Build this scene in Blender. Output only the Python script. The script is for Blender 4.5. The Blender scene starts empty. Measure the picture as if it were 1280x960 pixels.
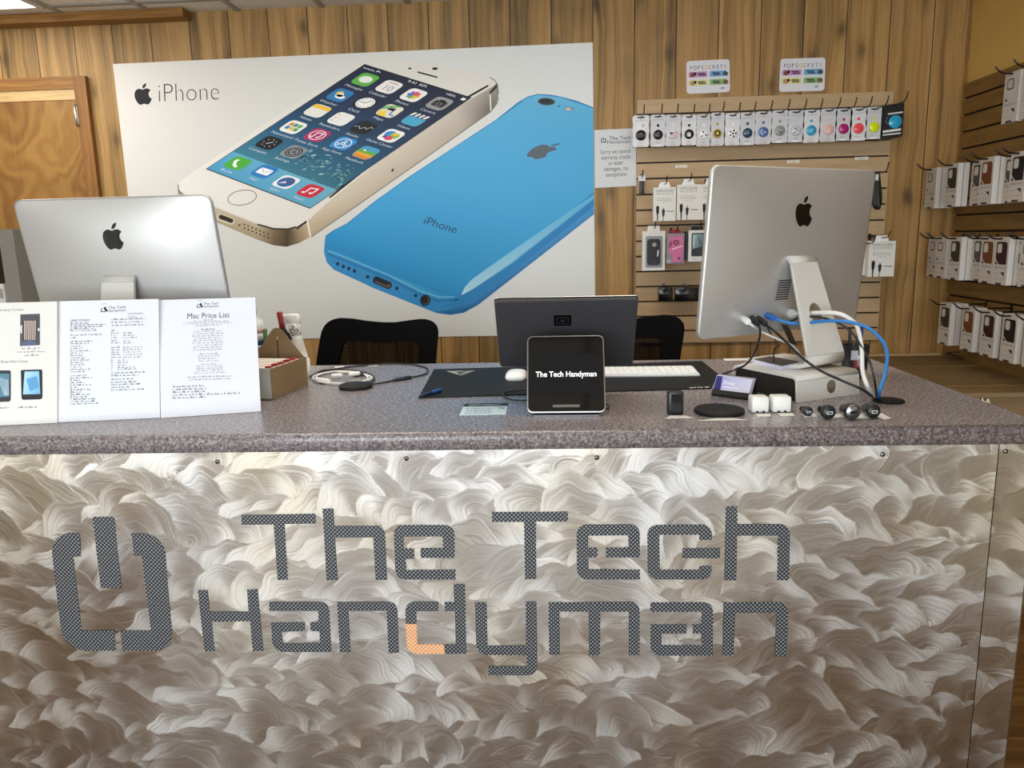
import bpy, bmesh, math, random
import numpy as np
from mathutils import Vector, Matrix

random.seed(7)
SC = bpy.context.scene
COL = SC.collection
PI = math.pi

# ------------------------------------------------------------------ camera
FOC = 961.0
YAW, PITCH, ROLL, EYE = math.radians(3.7), math.radians(10.8), math.radians(1.35), 1.47
F0 = np.array([-math.sin(YAW)*math.cos(PITCH), math.cos(YAW)*math.cos(PITCH), -math.sin(PITCH)])
R0 = np.array([math.cos(YAW), math.sin(YAW), 0.0])
U0 = np.cross(R0, F0)
CR = math.cos(ROLL)*R0 - math.sin(ROLL)*U0
CU = math.sin(ROLL)*R0 + math.cos(ROLL)*U0
CP = np.array([0.0, 0.0, EYE])

def ray(x, y):
    return F0*FOC + CR*(x-640) - CU*(y-480)
def Yp(x, y, d):                       # point seen at photo position x,y on the upright plane Y = d
    v = ray(x, y); return CP + v*(d/v[1])
def Zp(x, y, z):                       # ... on the level plane Z = z
    v = ray(x, y); return CP + v*((z-EYE)/v[2])
def Xp(x, y, X):                       # ... on the side plane X = X
    v = ray(x, y); return CP + v*(X/v[0])

cam_d = bpy.data.cameras.new('camera')
cam = bpy.data.objects.new('camera', cam_d)
COL.objects.link(cam)
cam_d.sensor_fit = 'HORIZONTAL'
cam_d.sensor_width = 36.0
cam_d.lens = 36.0*FOC/1280.0
cam_d.clip_start = 0.02
M3 = Matrix(((CR[0], CU[0], -F0[0]), (CR[1], CU[1], -F0[1]), (CR[2], CU[2], -F0[2])))
cam.matrix_world = Matrix.Translation(Vector(CP)) @ M3.to_4x4()
SC.camera = cam

# ------------------------------------------------------------------ colour + materials
def lin(h):
    if not isinstance(h, str):
        return tuple(h)[:3]
    h = h.lstrip('#')
    if len(h) == 3: h = ''.join(c*2 for c in h)
    o = []
    for i in (0, 2, 4):
        c = int(h[i:i+2], 16)/255.0
        o.append(c/12.92 if c <= 0.04045 else ((c+0.055)/1.055)**2.4)
    return tuple(o)

def mixc(a, b, t):
    a, b = lin(a), lin(b)
    return tuple(a[i]*(1-t)+b[i]*t for i in range(3))

class NT:
    def __init__(s, name):
        s.m = bpy.data.materials.new(name)
        s.m.use_nodes = True
        s.t = s.m.node_tree
        s.t.nodes.clear()
        s.out = s.n('ShaderNodeOutputMaterial')
        s.b = s.n('ShaderNodeBsdfPrincipled')
        s.l(s.b.outputs[0], s.out.inputs[0])
    def n(s, kind, **kw):
        x = s.t.nodes.new(kind)
        for k, v in kw.items():
            setattr(x, k, v)
        return x
    def l(s, a, b):
        s.t.links.new(a, b)
    def set(s, node, name, v):
        if isinstance(v, bpy.types.NodeSocket):
            s.l(v, node.inputs[name])
        else:
            if isinstance(name, str) and 'Color' in name and len(v) == 3:
                v = (*v, 1)
            node.inputs[name].default_value = v
    def math(s, op, a, b=None, c=None, clamp=False):
        x = s.n('ShaderNodeMath', operation=op)
        x.use_clamp = clamp
        for i, v in enumerate((a, b, c)):
            if v is None: continue
            s.set(x, i, v)
        return x.outputs[0]
    def mix(s, f, a, b, blend='MIX'):
        x = s.n('ShaderNodeMix', data_type='RGBA', blend_type=blend)
        s.set(x, 0, f)
        for i, v in ((6, a), (7, b)):
            if isinstance(v, bpy.types.NodeSocket): s.l(v, x.inputs[i])
            else: x.inputs[i].default_value = (*lin(v), 1)
        return x.outputs[2]
    def coord(s, kind='Object'):
        return s.n('ShaderNodeTexCoord').outputs[kind]
    def mapping(s, vec, scale=(1,1,1), loc=(0,0,0), rot=(0,0,0)):
        x = s.n('ShaderNodeMapping')
        s.l(vec, x.inputs[0])
        x.inputs['Scale'].default_value = scale
        x.inputs['Location'].default_value = loc
        x.inputs['Rotation'].default_value = rot
        return x.outputs[0]
    def noise(s, vec, scale=5, detail=4, rough=.55, dist=0, dim='3D'):
        x = s.n('ShaderNodeTexNoise', noise_dimensions=dim)
        if vec is not None:
            s.l(vec, x.inputs['Vector' if dim != '1D' else 'W'])
        x.inputs['Scale'].default_value = scale
        x.inputs['Detail'].default_value = detail
        x.inputs['Roughness'].default_value = rough
        x.inputs['Distortion'].default_value = dist
        return x.outputs[0]
    def ramp(s, f, stops):
        x = s.n('ShaderNodeValToRGB')
        s.l(f, x.inputs[0])
        e = x.color_ramp.elements
        while len(e) < len(stops): e.new(0.5)
        for k, (p, c) in enumerate(stops):
            e[k].position = p
            e[k].color = (*lin(c), 1) if not isinstance(c, float) else (c, c, c, 1)
        return x.outputs[0]
    def bump(s, h, strength=.3, dist=.002):
        x = s.n('ShaderNodeBump')
        s.l(h, x.inputs['Height'])
        x.inputs['Strength'].default_value = strength
        x.inputs['Distance'].default_value = dist
        s.l(x.outputs[0], s.b.inputs['Normal'])
    def done(s, base=None, rough=None, metal=None, spec=None, **kw):
        if base is not None: s.set(s.b, 'Base Color', base if isinstance(base, bpy.types.NodeSocket) else lin(base))
        if rough is not None: s.set(s.b, 'Roughness', rough)
        if metal is not None: s.set(s.b, 'Metallic', metal)
        if spec is not None: s.set(s.b, 'Specular IOR Level', spec)
        for k, v in kw.items():
            s.set(s.b, k.replace('_', ' '), v)
        return s.m

def tinted(name, rough=.5, metal=0., spec=.5, grain=.06, gscale=60, emit=0.):
    """procedural finish whose hue comes from each face's own colour attribute"""
    m = NT(name)
    a = m.n('ShaderNodeAttribute', attribute_name='Col')
    nz = m.noise(m.coord(), gscale, 3, .6)
    k = m.math('MULTIPLY_ADD', nz, grain*2, 1-grain)
    vm = m.n('ShaderNodeVectorMath', operation='SCALE')
    m.l(a.outputs['Color'], vm.inputs[0]); m.l(k, vm.inputs['Scale'])
    r = m.math('MULTIPLY_ADD', nz, .12, rough-.06)
    kw = {}
    mm = m.done(vm.outputs[0], r, metal, spec)
    if emit:
        m.l(vm.outputs[0], m.b.inputs['Emission Color'])
        m.b.inputs['Emission Strength'].default_value = emit
    return mm

M = {}
M['print'] = tinted('printed_paper', .55, spec=.3, grain=.02)
M['paint'] = tinted('painted_surface', .6, spec=.3)
M['plastic'] = tinted('moulded_plastic', .38, spec=.5, grain=.05)
M['matte'] = tinted('matte_plastic', .6, spec=.2)
M['black'] = tinted('black_frame', .75, spec=.08)
M['gloss'] = tinted('glossy_plastic', .15, spec=.5, grain=.02)
M['glass'] = tinted('dark_glass', .06, spec=.6, grain=.01)
M['metal'] = tinted('plain_metal', .33, metal=1., grain=.04)
M['cable'] = tinted('cable_jacket', .45, spec=.45)
M['lit'] = tinted('lit_screen', .3, grain=.0, emit=1.0)

def mat_panelling():
    m = NT('knotty_wood_panelling')
    P = 0.1955
    xyz = m.n('ShaderNodeSeparateXYZ'); m.l(m.coord(), xyz.inputs[0])
    u = m.math('DIVIDE', m.math('SUBTRACT', xyz.outputs[0], 0.170), P)
    idx = m.math('FLOOR', u)
    fr = m.math('FRACT', u)
    wn = m.n('ShaderNodeTexWhiteNoise', noise_dimensions='1D'); m.l(idx, wn.inputs['W'])
    off = m.math('MULTIPLY', wn.outputs['Value'], 37.0)
    cx = m.n('ShaderNodeCombineXYZ')
    m.l(xyz.outputs[0], cx.inputs[0]); m.l(off, cx.inputs[1]); m.l(xyz.outputs[2], cx.inputs[2])
    v = cx.outputs[0]
    wob = m.noise(m.mapping(v, (3, 1, 1.6)), 1.6, 2)
    wv = m.n('ShaderNodeVectorMath', operation='ADD')
    w2 = m.n('ShaderNodeCombineXYZ'); m.l(m.math('MULTIPLY', m.math('SUBTRACT', wob, .5), .055), w2.inputs[0])
    m.l(v, wv.inputs[0]); m.l(w2.outputs[0], wv.inputs[1])
    strip = m.noise(m.mapping(wv.outputs[0], (24, 1, .35)), 1.0, 2, .5)
    fine = m.noise(m.mapping(wv.outputs[0], (120, 1, 2.2)), 1.0, 4, .6)
    # knots
    vor = m.n('ShaderNodeTexVoronoi', feature='F1')
    m.l(m.mapping(wv.outputs[0], (7.5, 1, 4.2)), vor.inputs['Vector']); vor.inputs['Scale'].default_value = 1
    kn = m.math('SUBTRACT', 1.0, m.math('MULTIPLY', vor.outputs['Distance'], 4.6), clamp=True)
    gate = m.math('GREATER_THAN', m.n('ShaderNodeSeparateColor').outputs[0], .38)
    sc = gate.node.inputs[0].links[0].from_node
    m.l(vor.outputs['Color'], sc.inputs[0])
    kn = m.math('MULTIPLY', kn, gate)
    smear = m.math('SUBTRACT', 1.0, m.math('MULTIPLY', vor.outputs['Distance'], 2.2), clamp=True)
    tone = m.math('ADD', m.math('MULTIPLY', strip, .62), m.math('MULTIPLY', fine, .38))
    tone = m.math('ADD', tone, m.math('MULTIPLY', m.math('SUBTRACT', wn.outputs['Value'], .5), .10))
    tone = m.math('SUBTRACT', tone, m.math('MULTIPLY', m.math('MULTIPLY', smear, gate), .12))
    c = m.ramp(tone, [(.28, '#604a29'), (.40, '#84673b'), (.50, '#a07b47'), (.60, '#b08a54'), (.76, '#c29d68')])
    c = m.mix(m.math('MULTIPLY', kn, .85), c, '#3f2f1f')
    e = m.math('MINIMUM', fr, m.math('SUBTRACT', 1.0, fr))
    groove = m.math('LESS_THAN', e, .011)
    c = m.mix(groove, c, '#2c1e10')
    m.bump(m.math('MULTIPLY', m.math('MINIMUM', e, .03), 30), .5, .003)
    return m.done(c, .5, 0, .35)
M['panelling'] = mat_panelling()

def mat_grain(name, stops, scale=(1, 1, 12), dist=1.2, rough=.5, big=2.0, bumpy=.0):
    m = NT(name)
    v = m.mapping(m.coord(), scale)
    a = m.noise(v, big, 3, .5, dist)
    b = m.noise(m.mapping(m.coord(), tuple(s*6 for s in scale)), big, 4, .6)
    t = m.math('ADD', m.math('MULTIPLY', a, .75), m.math('MULTIPLY', b, .25))
    c = m.ramp(t, stops)
    return m.done(c, rough, 0, .35)
M['pine_trim'] = mat_grain('varnished_pine', [(.3, '#6a4219'), (.5, '#83582a'), (.7, '#996d38')], (30, 30, 1.5))
M['pine_trim_h'] = mat_grain('varnished_pine_rail', [(.3, '#70481a'), (.5, '#8a5f2a'), (.7, '#a0763c')], (1.5, 30, 30))
M['light_pine'] = mat_grain('raw_pine', [(.3, '#b08f5e'), (.6, '#c6a774')], (2, 20, 30))
def mat_birch():
    m = NT('birch_plywood')
    v = m.mapping(m.coord(), (2.6, 2.6, 1.5))
    n = m.noise(v, 1.3, 2, .45, .6)
    rings = m.math('SINE', m.math('MULTIPLY', n, 55))
    f = m.noise(m.mapping(m.coord(), (60, 60, 4)), 1, 3)
    t = m.math('ADD', m.math('MULTIPLY', m.math('MULTIPLY_ADD', rings, .5, .5), .16), m.math('ADD', m.math('MULTIPLY', n, .62), m.math('MULTIPLY', f, .2)))
    c = m.ramp(t, [(.3, '#6f4a1f'), (.48, '#87602d'), (.7, '#9c753c')])
    return m.done(c, .42, 0, .4)
M['birch'] = mat_birch()
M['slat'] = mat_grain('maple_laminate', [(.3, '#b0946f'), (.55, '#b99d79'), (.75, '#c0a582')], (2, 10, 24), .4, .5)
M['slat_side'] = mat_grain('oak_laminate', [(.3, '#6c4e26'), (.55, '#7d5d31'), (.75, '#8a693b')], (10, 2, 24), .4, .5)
M['cardboard_dim'] = mat_grain('shaded_cardboard', [(.3, '#6e5633'), (.6, '#7d6440'), (.8, '#8a704a')], (3, 3, 3), .3, .7)  # shade on the carton tops, put into a darker cardboard colour
M['cardboard'] = mat_grain('brown_cardboard', [(.3, '#80684a'), (.6, '#927b5b'), (.8, '#9d8768')], (3, 3, 3), .3, .75)

def mat_wallpaint():
    m = NT('mustard_wall_paint')
    n = m.noise(m.coord(), 2.2, 3)
    c = m.ramp(n, [(.3, '#bf9a4d'), (.7, '#d0ad62')])
    m.bump(m.noise(m.coord(), 240, 3), .15, .001)
    return m.done(c, .7, 0, .25)
M['wallpaint'] = mat_wallpaint()
def mat_plain(name, c1, c2, rough=.8, sc=3):
    m = NT(name)
    c = m.ramp(m.noise(m.coord(), sc, 4), [(.3, c1), (.7, c2)])
    return m.done(c, rough, 0, .25)
M['offwhite'] = mat_plain('off_white_paint', '#b9b3a6', '#c6c0b4')
def mat_ceiling():
    m = NT('mineral_ceiling_tile')
    n = m.noise(m.coord(), 160, 5, .7)
    c = m.ramp(n, [(.3, '#c4bcae'), (.5, '#e4ddd0'), (.7, '#f0eadf')])
    m.bump(n, .4, .003)
    return m.done(c, .9, 0, .2)
M['ceiling'] = mat_ceiling()

def mat_floor():
    m = NT('wood_plank_floor')
    xyz = m.n('ShaderNodeSeparateXYZ'); m.l(m.coord(), xyz.inputs[0])
    u = m.math('DIVIDE', xyz.outputs[1], .15)
    idx = m.math('FLOOR', u); fr = m.math('FRACT', u)
    wn = m.n('ShaderNodeTexWhiteNoise', noise_dimensions='1D'); m.l(idx, wn.inputs['W'])
    cx = m.n('ShaderNodeCombineXYZ')
    m.l(xyz.outputs[0], cx.inputs[0]); m.l(xyz.outputs[1], cx.inputs[1]); m.l(m.math('MULTIPLY', wn.outputs['Value'], 21.), cx.inputs[2])
    g = m.noise(m.mapping(cx.outputs[0], (1.2, 26, 1)), 1.2, 4, .6, .4)
    t = m.math('ADD', g, m.math('MULTIPLY', m.math('SUBTRACT', wn.outputs['Value'], .5), .18))
    c = m.ramp(t, [(.3, '#4a3118'), (.5, '#644522'), (.7, '#7d5a30')])
    c = m.mix(m.math('LESS_THAN', fr, .02), c, '#2f2012')
    return m.done(c, .32, 0, .5)
M['floor'] = mat_floor()

def mat_granite():
    m = NT('speckled_laminate')
    v = m.coord()
    n1 = m.noise(v, 150, 5, .75)
    n2 = m.noise(m.mapping(v, (1, 1, 1), (3, 5, 1)), 210, 3, .6)
    n3 = m.noise(m.mapping(v, (1, 1, 1), (9, 2, 4)), 14, 4, .6)
    c = m.ramp(n1, [(.36, '#1d1c1e'), (.44, '#565154'), (.51, '#7d7779'), (.58, '#a19b9b'), (.66, '#dcd6d4')])
    c2 = m.ramp(n2, [(.36, '#3a3438'), (.52, '#867c80'), (.66, '#c2babb')])
    c = m.mix(.4, c, c2)
    c = m.mix(m.math('MULTIPLY', n3, .3), c, '#837a7b')
    m.bump(n2, .06, .001)
    return m.done(c, .27, 0, .5)
M['granite'] = mat_granite()

def mat_swirl():
    m = NT('ground_swirl_aluminium')
    tg = m.n('ShaderNodeAttribute', attribute_name='swirl')
    rd = m.n('ShaderNodeAttribute', attribute_name='arc')
    st = m.noise(None, 1.0, 5, .65, dim='1D')
    nd = st.node
    m.l(rd.outputs['Fac'], nd.inputs['W']); nd.inputs['Scale'].default_value = 230
    big = m.noise(m.coord(), 3.2, 3, .5)
    c = m.ramp(big, [(.35, '#c9c0ae'), (.5, '#d0ccc4'), (.65, '#d6d4d0')])
    k = m.math('MULTIPLY_ADD', st, .62, .58)
    vm = m.n('ShaderNodeVectorMath', operation='SCALE'); m.l(c, vm.inputs[0]); m.l(k, vm.inputs['Scale'])
    m.l(tg.outputs['Vector'], m.b.inputs['Tangent'])
    nrm = m.n('ShaderNodeAttribute', attribute_name='tilt')
    g = m.n('ShaderNodeNewGeometry')
    ad = m.n('ShaderNodeVectorMath', operation='ADD'); m.l(g.outputs['Normal'], ad.inputs[0]); m.l(nrm.outputs['Vector'], ad.inputs[1])
    nn = m.n('ShaderNodeVectorMath', operation='NORMALIZE'); m.l(ad.outputs[0], nn.inputs[0])
    bp = m.n('ShaderNodeBump'); m.l(st, bp.inputs['Height']); bp.inputs['Strength'].default_value = .3; bp.inputs['Distance'].default_value = .0006
    m.l(nn.outputs[0], bp.inputs['Normal']); m.l(bp.outputs[0], m.b.inputs['Normal'])
    r = m.math('MULTIPLY_ADD', st, .18, .25)
    m.b.inputs['Anisotropic'].default_value = .68
    return m.done(vm.outputs[0], r, 1.0)
M['swirl'] = mat_swirl()

def mat_carbon():
    m = NT('woven_mesh_vinyl')
    a = m.n('ShaderNodeAttribute', attribute_name='Col')
    xyz = m.n('ShaderNodeSeparateXYZ'); m.l(m.coord(), xyz.inputs[0])
    k = 2*PI/.0066
    sx = m.math('SINE', m.math('MULTIPLY', m.math('ADD', xyz.outputs[0], xyz.outputs[2]), k*.72))
    sz = m.math('SINE', m.math('MULTIPLY', m.math('SUBTRACT', xyz.outputs[0], m.math('MULTIPLY', xyz.outputs[2], 1.0)), k*.72))
    f = m.math('MULTIPLY_ADD', m.math('ADD', sx, sz), .25, .5)
    f = m.math('SMOOTH_MIN', f, 1., .1) if False else f
    dots = m.ramp(f, [(.45, .02), (.68, .22), (.9, .85)])
    hi = m.mix(dots, '#101114', a.outputs['Color'])
    m.bump(f, .4, .001)
    return m.done(hi, .4, 0, .5)
M['carbon'] = mat_carbon()

def mat_alu():
    m = NT('bead_blasted_aluminium')
    n = m.noise(m.coord(), 900, 2)
    c = m.ramp(n, [(.3, '#bcbcba'), (.7, '#c8c8c5')])
    return m.done(c, .38, .55)
M['alu'] = mat_alu()
M['alu_light'] = mat_grain('satin_silver_finish', [(.3, '#c6c4bd'), (.7, '#d0cec8')], (1, 1, 1), 0, .42, 300)

def mat_mesh():
    m = NT('chair_mesh_fabric')
    xyz = m.n('ShaderNodeSeparateXYZ'); m.l(m.coord(), xyz.inputs[0])
    a = m.math('SINE', m.math('MULTIPLY', xyz.outputs[0], 2*PI/.004))
    b = m.math('SINE', m.math('MULTIPLY', xyz.outputs[2], 2*PI/.004))
    hole = m.math('GREATER_THAN', m.math('ADD', a, b), .75)
    m.set(m.b, 'Alpha', m.math('MULTIPLY_ADD', hole, -.32, 1.0))
    return m.done('#060607', .9, 0, .05)
M['mesh'] = mat_mesh()

def mat_clear():
    m = NT('clear_acrylic')
    n = m.noise(m.coord(), 30, 2)
    return m.done('#e8eef2', m.math('MULTIPLY_ADD', n, .05, .05), 0, .5, Transmission_Weight=1.0, IOR=1.3)
M['clear'] = mat_clear()

def mat_diffuser():
    m = NT('light_diffuser')
    n = m.noise(m.coord(), 8, 2)
    c = m.ramp(n, [(.3, '#f4f6ff'), (.7, '#ffffff')])
    m.l(c, m.b.inputs['Emission Color']); m.b.inputs['Emission Strength'].default_value = 4.0
    return m.done(c, .5)
M['diffuser'] = mat_diffuser()

# ------------------------------------------------------------------ mesh builder
WM = {}                                 # world matrix of every root / part
def V(*a):
    return np.array(a if len(a) > 1 else a[0], float)

class MB:
    def __init__(s):
        s.v, s.f, s.c, s.sm = [], [], [], []
    def addv(s, p):
        s.v.append(tuple(float(x) for x in p)); return len(s.v)-1
    def face(s, ids, col, smooth=False):
        s.f.append(tuple(ids)); s.sm.append(smooth)
        if isinstance(col, str) or (len(col) == 3 and not isinstance(col[0], (tuple, list, str))):
            c = lin(col); s.c.append([c]*len(ids))
        else:
            s.c.append([lin(x) for x in col])
    def poly(s, pts, col, smooth=False):
        s.face([s.addv(p) for p in pts], col, smooth)
    def hexa(s, p, col):                # 8 corners: bottom 0-3 ccw, top 4-7
        i = [s.addv(q) for q in p]
        for q in ((3,2,1,0), (4,5,6,7), (0,1,5,4), (1,2,6,5), (2,3,7,6), (3,0,4,7)):
            s.face([i[k] for k in q], col)
    def box(s, a, b, col='#808080'):
        x0, y0, z0 = [min(a[i], b[i]) for i in range(3)]
        x1, y1, z1 = [max(a[i], b[i]) for i in range(3)]
        s.hexa([(x0,y0,z0),(x1,y0,z0),(x1,y1,z0),(x0,y1,z0),(x0,y0,z1),(x1,y0,z1),(x1,y1,z1),(x0,y1,z1)], col)
    def obox(s, o, ax, ay, az, col):    # corner + three edge vectors
        o, ax, ay, az = V(o), V(ax), V(ay), V(az)
        s.hexa([o, o+ax, o+ax+ay, o+ay, o+az, o+ax+az, o+ax+ay+az, o+ay+az], col)
    def prism(s, pts, fn, w0, w1, col, smooth_side=False, side=None):
        """2-D outline mapped by fn(u, v, w) and given thickness"""
        a = [s.addv(fn(u, v, w0)) for u, v in pts]
        b = [s.addv(fn(u, v, w1)) for u, v in pts]
        s.face(a[::-1], col); s.face(b, col)
        n = len(pts)
        for i in range(n):
            j = (i+1) % n
            s.face([a[i], a[j], b[j], b[i]], side or col, smooth_side)
    def ring(s, outer, inner, fn, w0, w1, col):
        n = len(outer)
        A = [[s.addv(fn(u, v, w)) for u, v in L] for L in (outer, inner) for w in (w0, w1)]
        o0, o1, i0, i1 = A
        for i in range(n):
            j = (i+1) % n
            s.face([o1[i], o1[j], i1[j], i1[i]], col)
            s.face([o0[j], o0[i], i0[i], i0[j]], col)
            s.face([o0[i], o0[j], o1[j], o1[i]], col, True)
            s.face([i0[j], i0[i], i1[i], i1[j]], col, True)
    def tube(s, path, r, col, n=8, caps=True):
        P = [V(p) for p in path]
        up = V(0, 0, 1)
        rings = []
        prev = None
        for k, p in enumerate(P):
            t = P[min(k+1, len(P)-1)]-P[max(k-1, 0)]
            t = t/(np.linalg.norm(t)+1e-9)
            if prev is None:
                a = np.cross(t, up)
                if np.linalg.norm(a) < .05: a = np.cross(t, V(1, 0, 0))
            else:
                a = prev - t*np.dot(prev, t)
            a = a/(np.linalg.norm(a)+1e-9); prev = a
            b = np.cross(t, a)
            rr = r[k] if isinstance(r, (list, tuple)) else r
            rings.append([s.addv(p+rr*(math.cos(2*PI*i/n)*a+math.sin(2*PI*i/n)*b)) for i in range(n)])
        for k in range(len(rings)-1):
            for i in range(n):
                j = (i+1) % n
                s.face([rings[k][i], rings[k][j], rings[k+1][j], rings[k+1][i]], col, True)
        if caps:
            s.face(rings[0][::-1], col); s.face(rings[-1], col)
    def lathe(s, prof, col, n=24, c=(0,0,0), axis=None, cols=None, smooth=True):
        """profile [(r, h)] about an axis through c"""
        c = V(c)
        if axis is None: ex, ey, ez = V(1,0,0), V(0,1,0), V(0,0,1)
        else:
            ez = V(axis)/np.linalg.norm(V(axis))
            ex = np.cross(V(0,0,1), ez)
            if np.linalg.norm(ex) < .01: ex = V(1,0,0)
            ex = ex/np.linalg.norm(ex); ey = np.cross(ez, ex)
        rings = []
        for r, h in prof:
            if r < 1e-6:
                rings.append([s.addv(c+ez*h)])
            else:
                rings.append([s.addv(c+ez*h+r*(math.cos(2*PI*i/n)*ex+math.sin(2*PI*i/n)*ey)) for i in range(n)])
        for k in range(len(rings)-1):
            A, B = rings[k], rings[k+1]
            cc = cols[k] if cols else col
            for i in range(n):
                j = (i+1) % n
                if len(A) == 1 and len(B) == 1: continue
                if len(A) == 1: s.face([A[0], B[j], B[i]][::-1], cc, smooth)
                elif len(B) == 1: s.face([A[i], A[j], B[0]], cc, smooth)
                else: s.face([A[i], A[j], B[j], B[i]], cc, smooth)
        if len(rings[0]) > 1: s.face(rings[0][::-1], cols[0] if cols else col)
        if len(rings[-1]) > 1: s.face(rings[-1], cols[-1] if cols else col)
    def xf(s, fn):
        s.v = [tuple(fn(V(p))) for p in s.v]
    def build(s, name, mat, parent=None, world=True, bevel=0, seg=2, loc=None):
        me = bpy.data.meshes.new(name)
        vs = s.v
        Mx = Matrix.Identity(4)
        if parent is not None:
            Mx = WM[parent.name]
        elif loc is not None:
            Mx = Matrix.Translation(Vector([float(q) for q in loc]))
        if world:
            inv = Mx.inverted()
            vs = [tuple(inv @ Vector(p)) for p in vs]
        me.from_pydata(vs, [], s.f)
        at = me.color_attributes.new('Col', 'FLOAT_COLOR', 'CORNER')
        flat = []
        for c in s.c:
            for q in c: flat.extend((q[0], q[1], q[2], 1.0))
        at.data.foreach_set('color', flat)
        me.polygons.foreach_set('use_smooth', s.sm)
        me.update()
        if bevel:
            bm = bmesh.new(); bm.from_mesh(me)
            bmesh.ops.remove_doubles(bm, verts=bm.verts, dist=1e-5)
            es = [e for e in bm.edges if len(e.link_faces) == 2 and e.calc_face_angle(0) > .6]
            bmesh.ops.bevel(bm, geom=es, offset=bevel, segments=seg, profile=.5, affect='EDGES', clamp_overlap=True)
            for f in bm.faces: f.smooth = True
            bm.to_mesh(me); bm.free()
            try: me.set_sharp_from_angle(angle=.6)
            except Exception: pass
        me.materials.append(M[mat] if isinstance(mat, str) else mat)
        o = bpy.data.objects.new(name, me)
        COL.objects.link(o)
        if parent is not None:
            o.parent = parent
        else:
            o.matrix_world = Mx
        WM[o.name] = Mx.copy()
        return o

def tag(o, label, cat, group=None):
    o['label'] = label; o['category'] = cat
    if group: o['group'] = group
    return o
def thing(name, label, cat, loc=(0,0,0), rz=0., group=None):
    o = bpy.data.objects.new(name, None)
    COL.objects.link(o)
    o.empty_display_size = .05
    Mx = Matrix.Translation(Vector([float(q) for q in loc])) @ Matrix.Rotation(rz, 4, 'Z')
    o.matrix_world = Mx
    WM[o.name] = Mx
    return tag(o, label, cat, group)
def struct(o):
    o['kind'] = 'structure'; return o
def dup(root, loc, rz=0., label=None, group=None):
    r = root.copy(); COL.objects.link(r)
    Mx = Matrix.Translation(Vector([float(q) for q in loc])) @ Matrix.Rotation(rz, 4, 'Z')
    r.matrix_world = Mx; WM[r.name] = Mx
    if label: r['label'] = label
    if group: r['group'] = group
    def rec(a, b):
        for ch in [o for o in bpy.data.objects if o.parent == a]:
            c = ch.copy(); COL.objects.link(c); c.parent = b; WM[c.name] = Mx
            rec(ch, c)
    rec(root, r)
    return r

def spline(pts, k=8):
    P = [V(p) for p in pts]
    out = []
    for i in range(len(P)-1):
        p0, p1, p2, p3 = P[max(i-1, 0)], P[i], P[i+1], P[min(i+2, len(P)-1)]
        for j in range(k):
            t = j/k
            out.append(.5*((2*p1)+(-p0+p2)*t+(2*p0-5*p1+4*p2-p3)*t*t+(-p0+3*p1-3*p2+p3)*t**3))
    out.append(P[-1])
    return out

# ------------------------------------------------------------------ flat artwork
def fillet(pts, k=6):
    """outline whose corners may carry a radius as third value"""
    out = []
    n = len(pts)
    for i, p in enumerate(pts):
        if len(p) == 2 or p[2] == 0:
            out.append((p[0], p[1])); continue
        a, b, c = V(pts[i-1][:2]), V(p[:2]), V(pts[(i+1) % n][:2])
        r = p[2]
        u, w = a-b, c-b
        lu, lw = np.linalg.norm(u), np.linalg.norm(w)
        r = min(r, lu*.49 if len(pts[i-1]) > 2 else lu*.95, lw*.49 if len(pts[(i+1) % n]) > 2 else lw*.95)
        s, e = b+u/lu*r, b+w/lw*r
        for j in range(k+1):
            t = j/k
            # circle-like blend
            q = (1-t)**2*s+2*t*(1-t)*(b*.83+(s+e)*.085)+t*t*e
            out.append((q[0], q[1]))
    return out

def rrect_pts(cx, cy, w, h, r, k=5):
    return fillet([(cx-w/2, cy-h/2, r), (cx+w/2, cy-h/2, r), (cx+w/2, cy+h/2, r), (cx-w/2, cy+h/2, r)], k)
def ell_pts(cx, cy, rx, ry=None, n=20, rot=0.):
    ry = rx if ry is None else ry
    c, s = math.cos(rot), math.sin(rot)
    return [(cx+rx*math.cos(2*PI*i/n)*c-ry*math.sin(2*PI*i/n)*s, cy+rx*math.cos(2*PI*i/n)*s+ry*math.sin(2*PI*i/n)*c) for i in range(n)]

_tc = {}
def text_mesh(body, offset=0.):
    key = (body, offset)
    if key in _tc: return _tc[key]
    cu = bpy.data.curves.new('lettering', 'FONT')
    cu.body = body; cu.size = 1.0; cu.offset = offset; cu.resolution_u = 4
    ob = bpy.data.objects.new('lettering', cu)
    COL.objects.link(ob)
    bpy.context.view_layer.update()
    ev = ob.evaluated_get(bpy.context.evaluated_depsgraph_get())
    me = ev.to_mesh()
    vs = [(v.co.x, v.co.y) for v in me.vertices]
    fs = [tuple(p.vertices) for p in me.polygons]
    ev.to_mesh_clear()
    bpy.data.objects.remove(ob); bpy.data.curves.remove(cu)
    w = max([v[0] for v in vs], default=1)
    _tc[key] = (vs, fs, w)
    return _tc[key]

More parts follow.
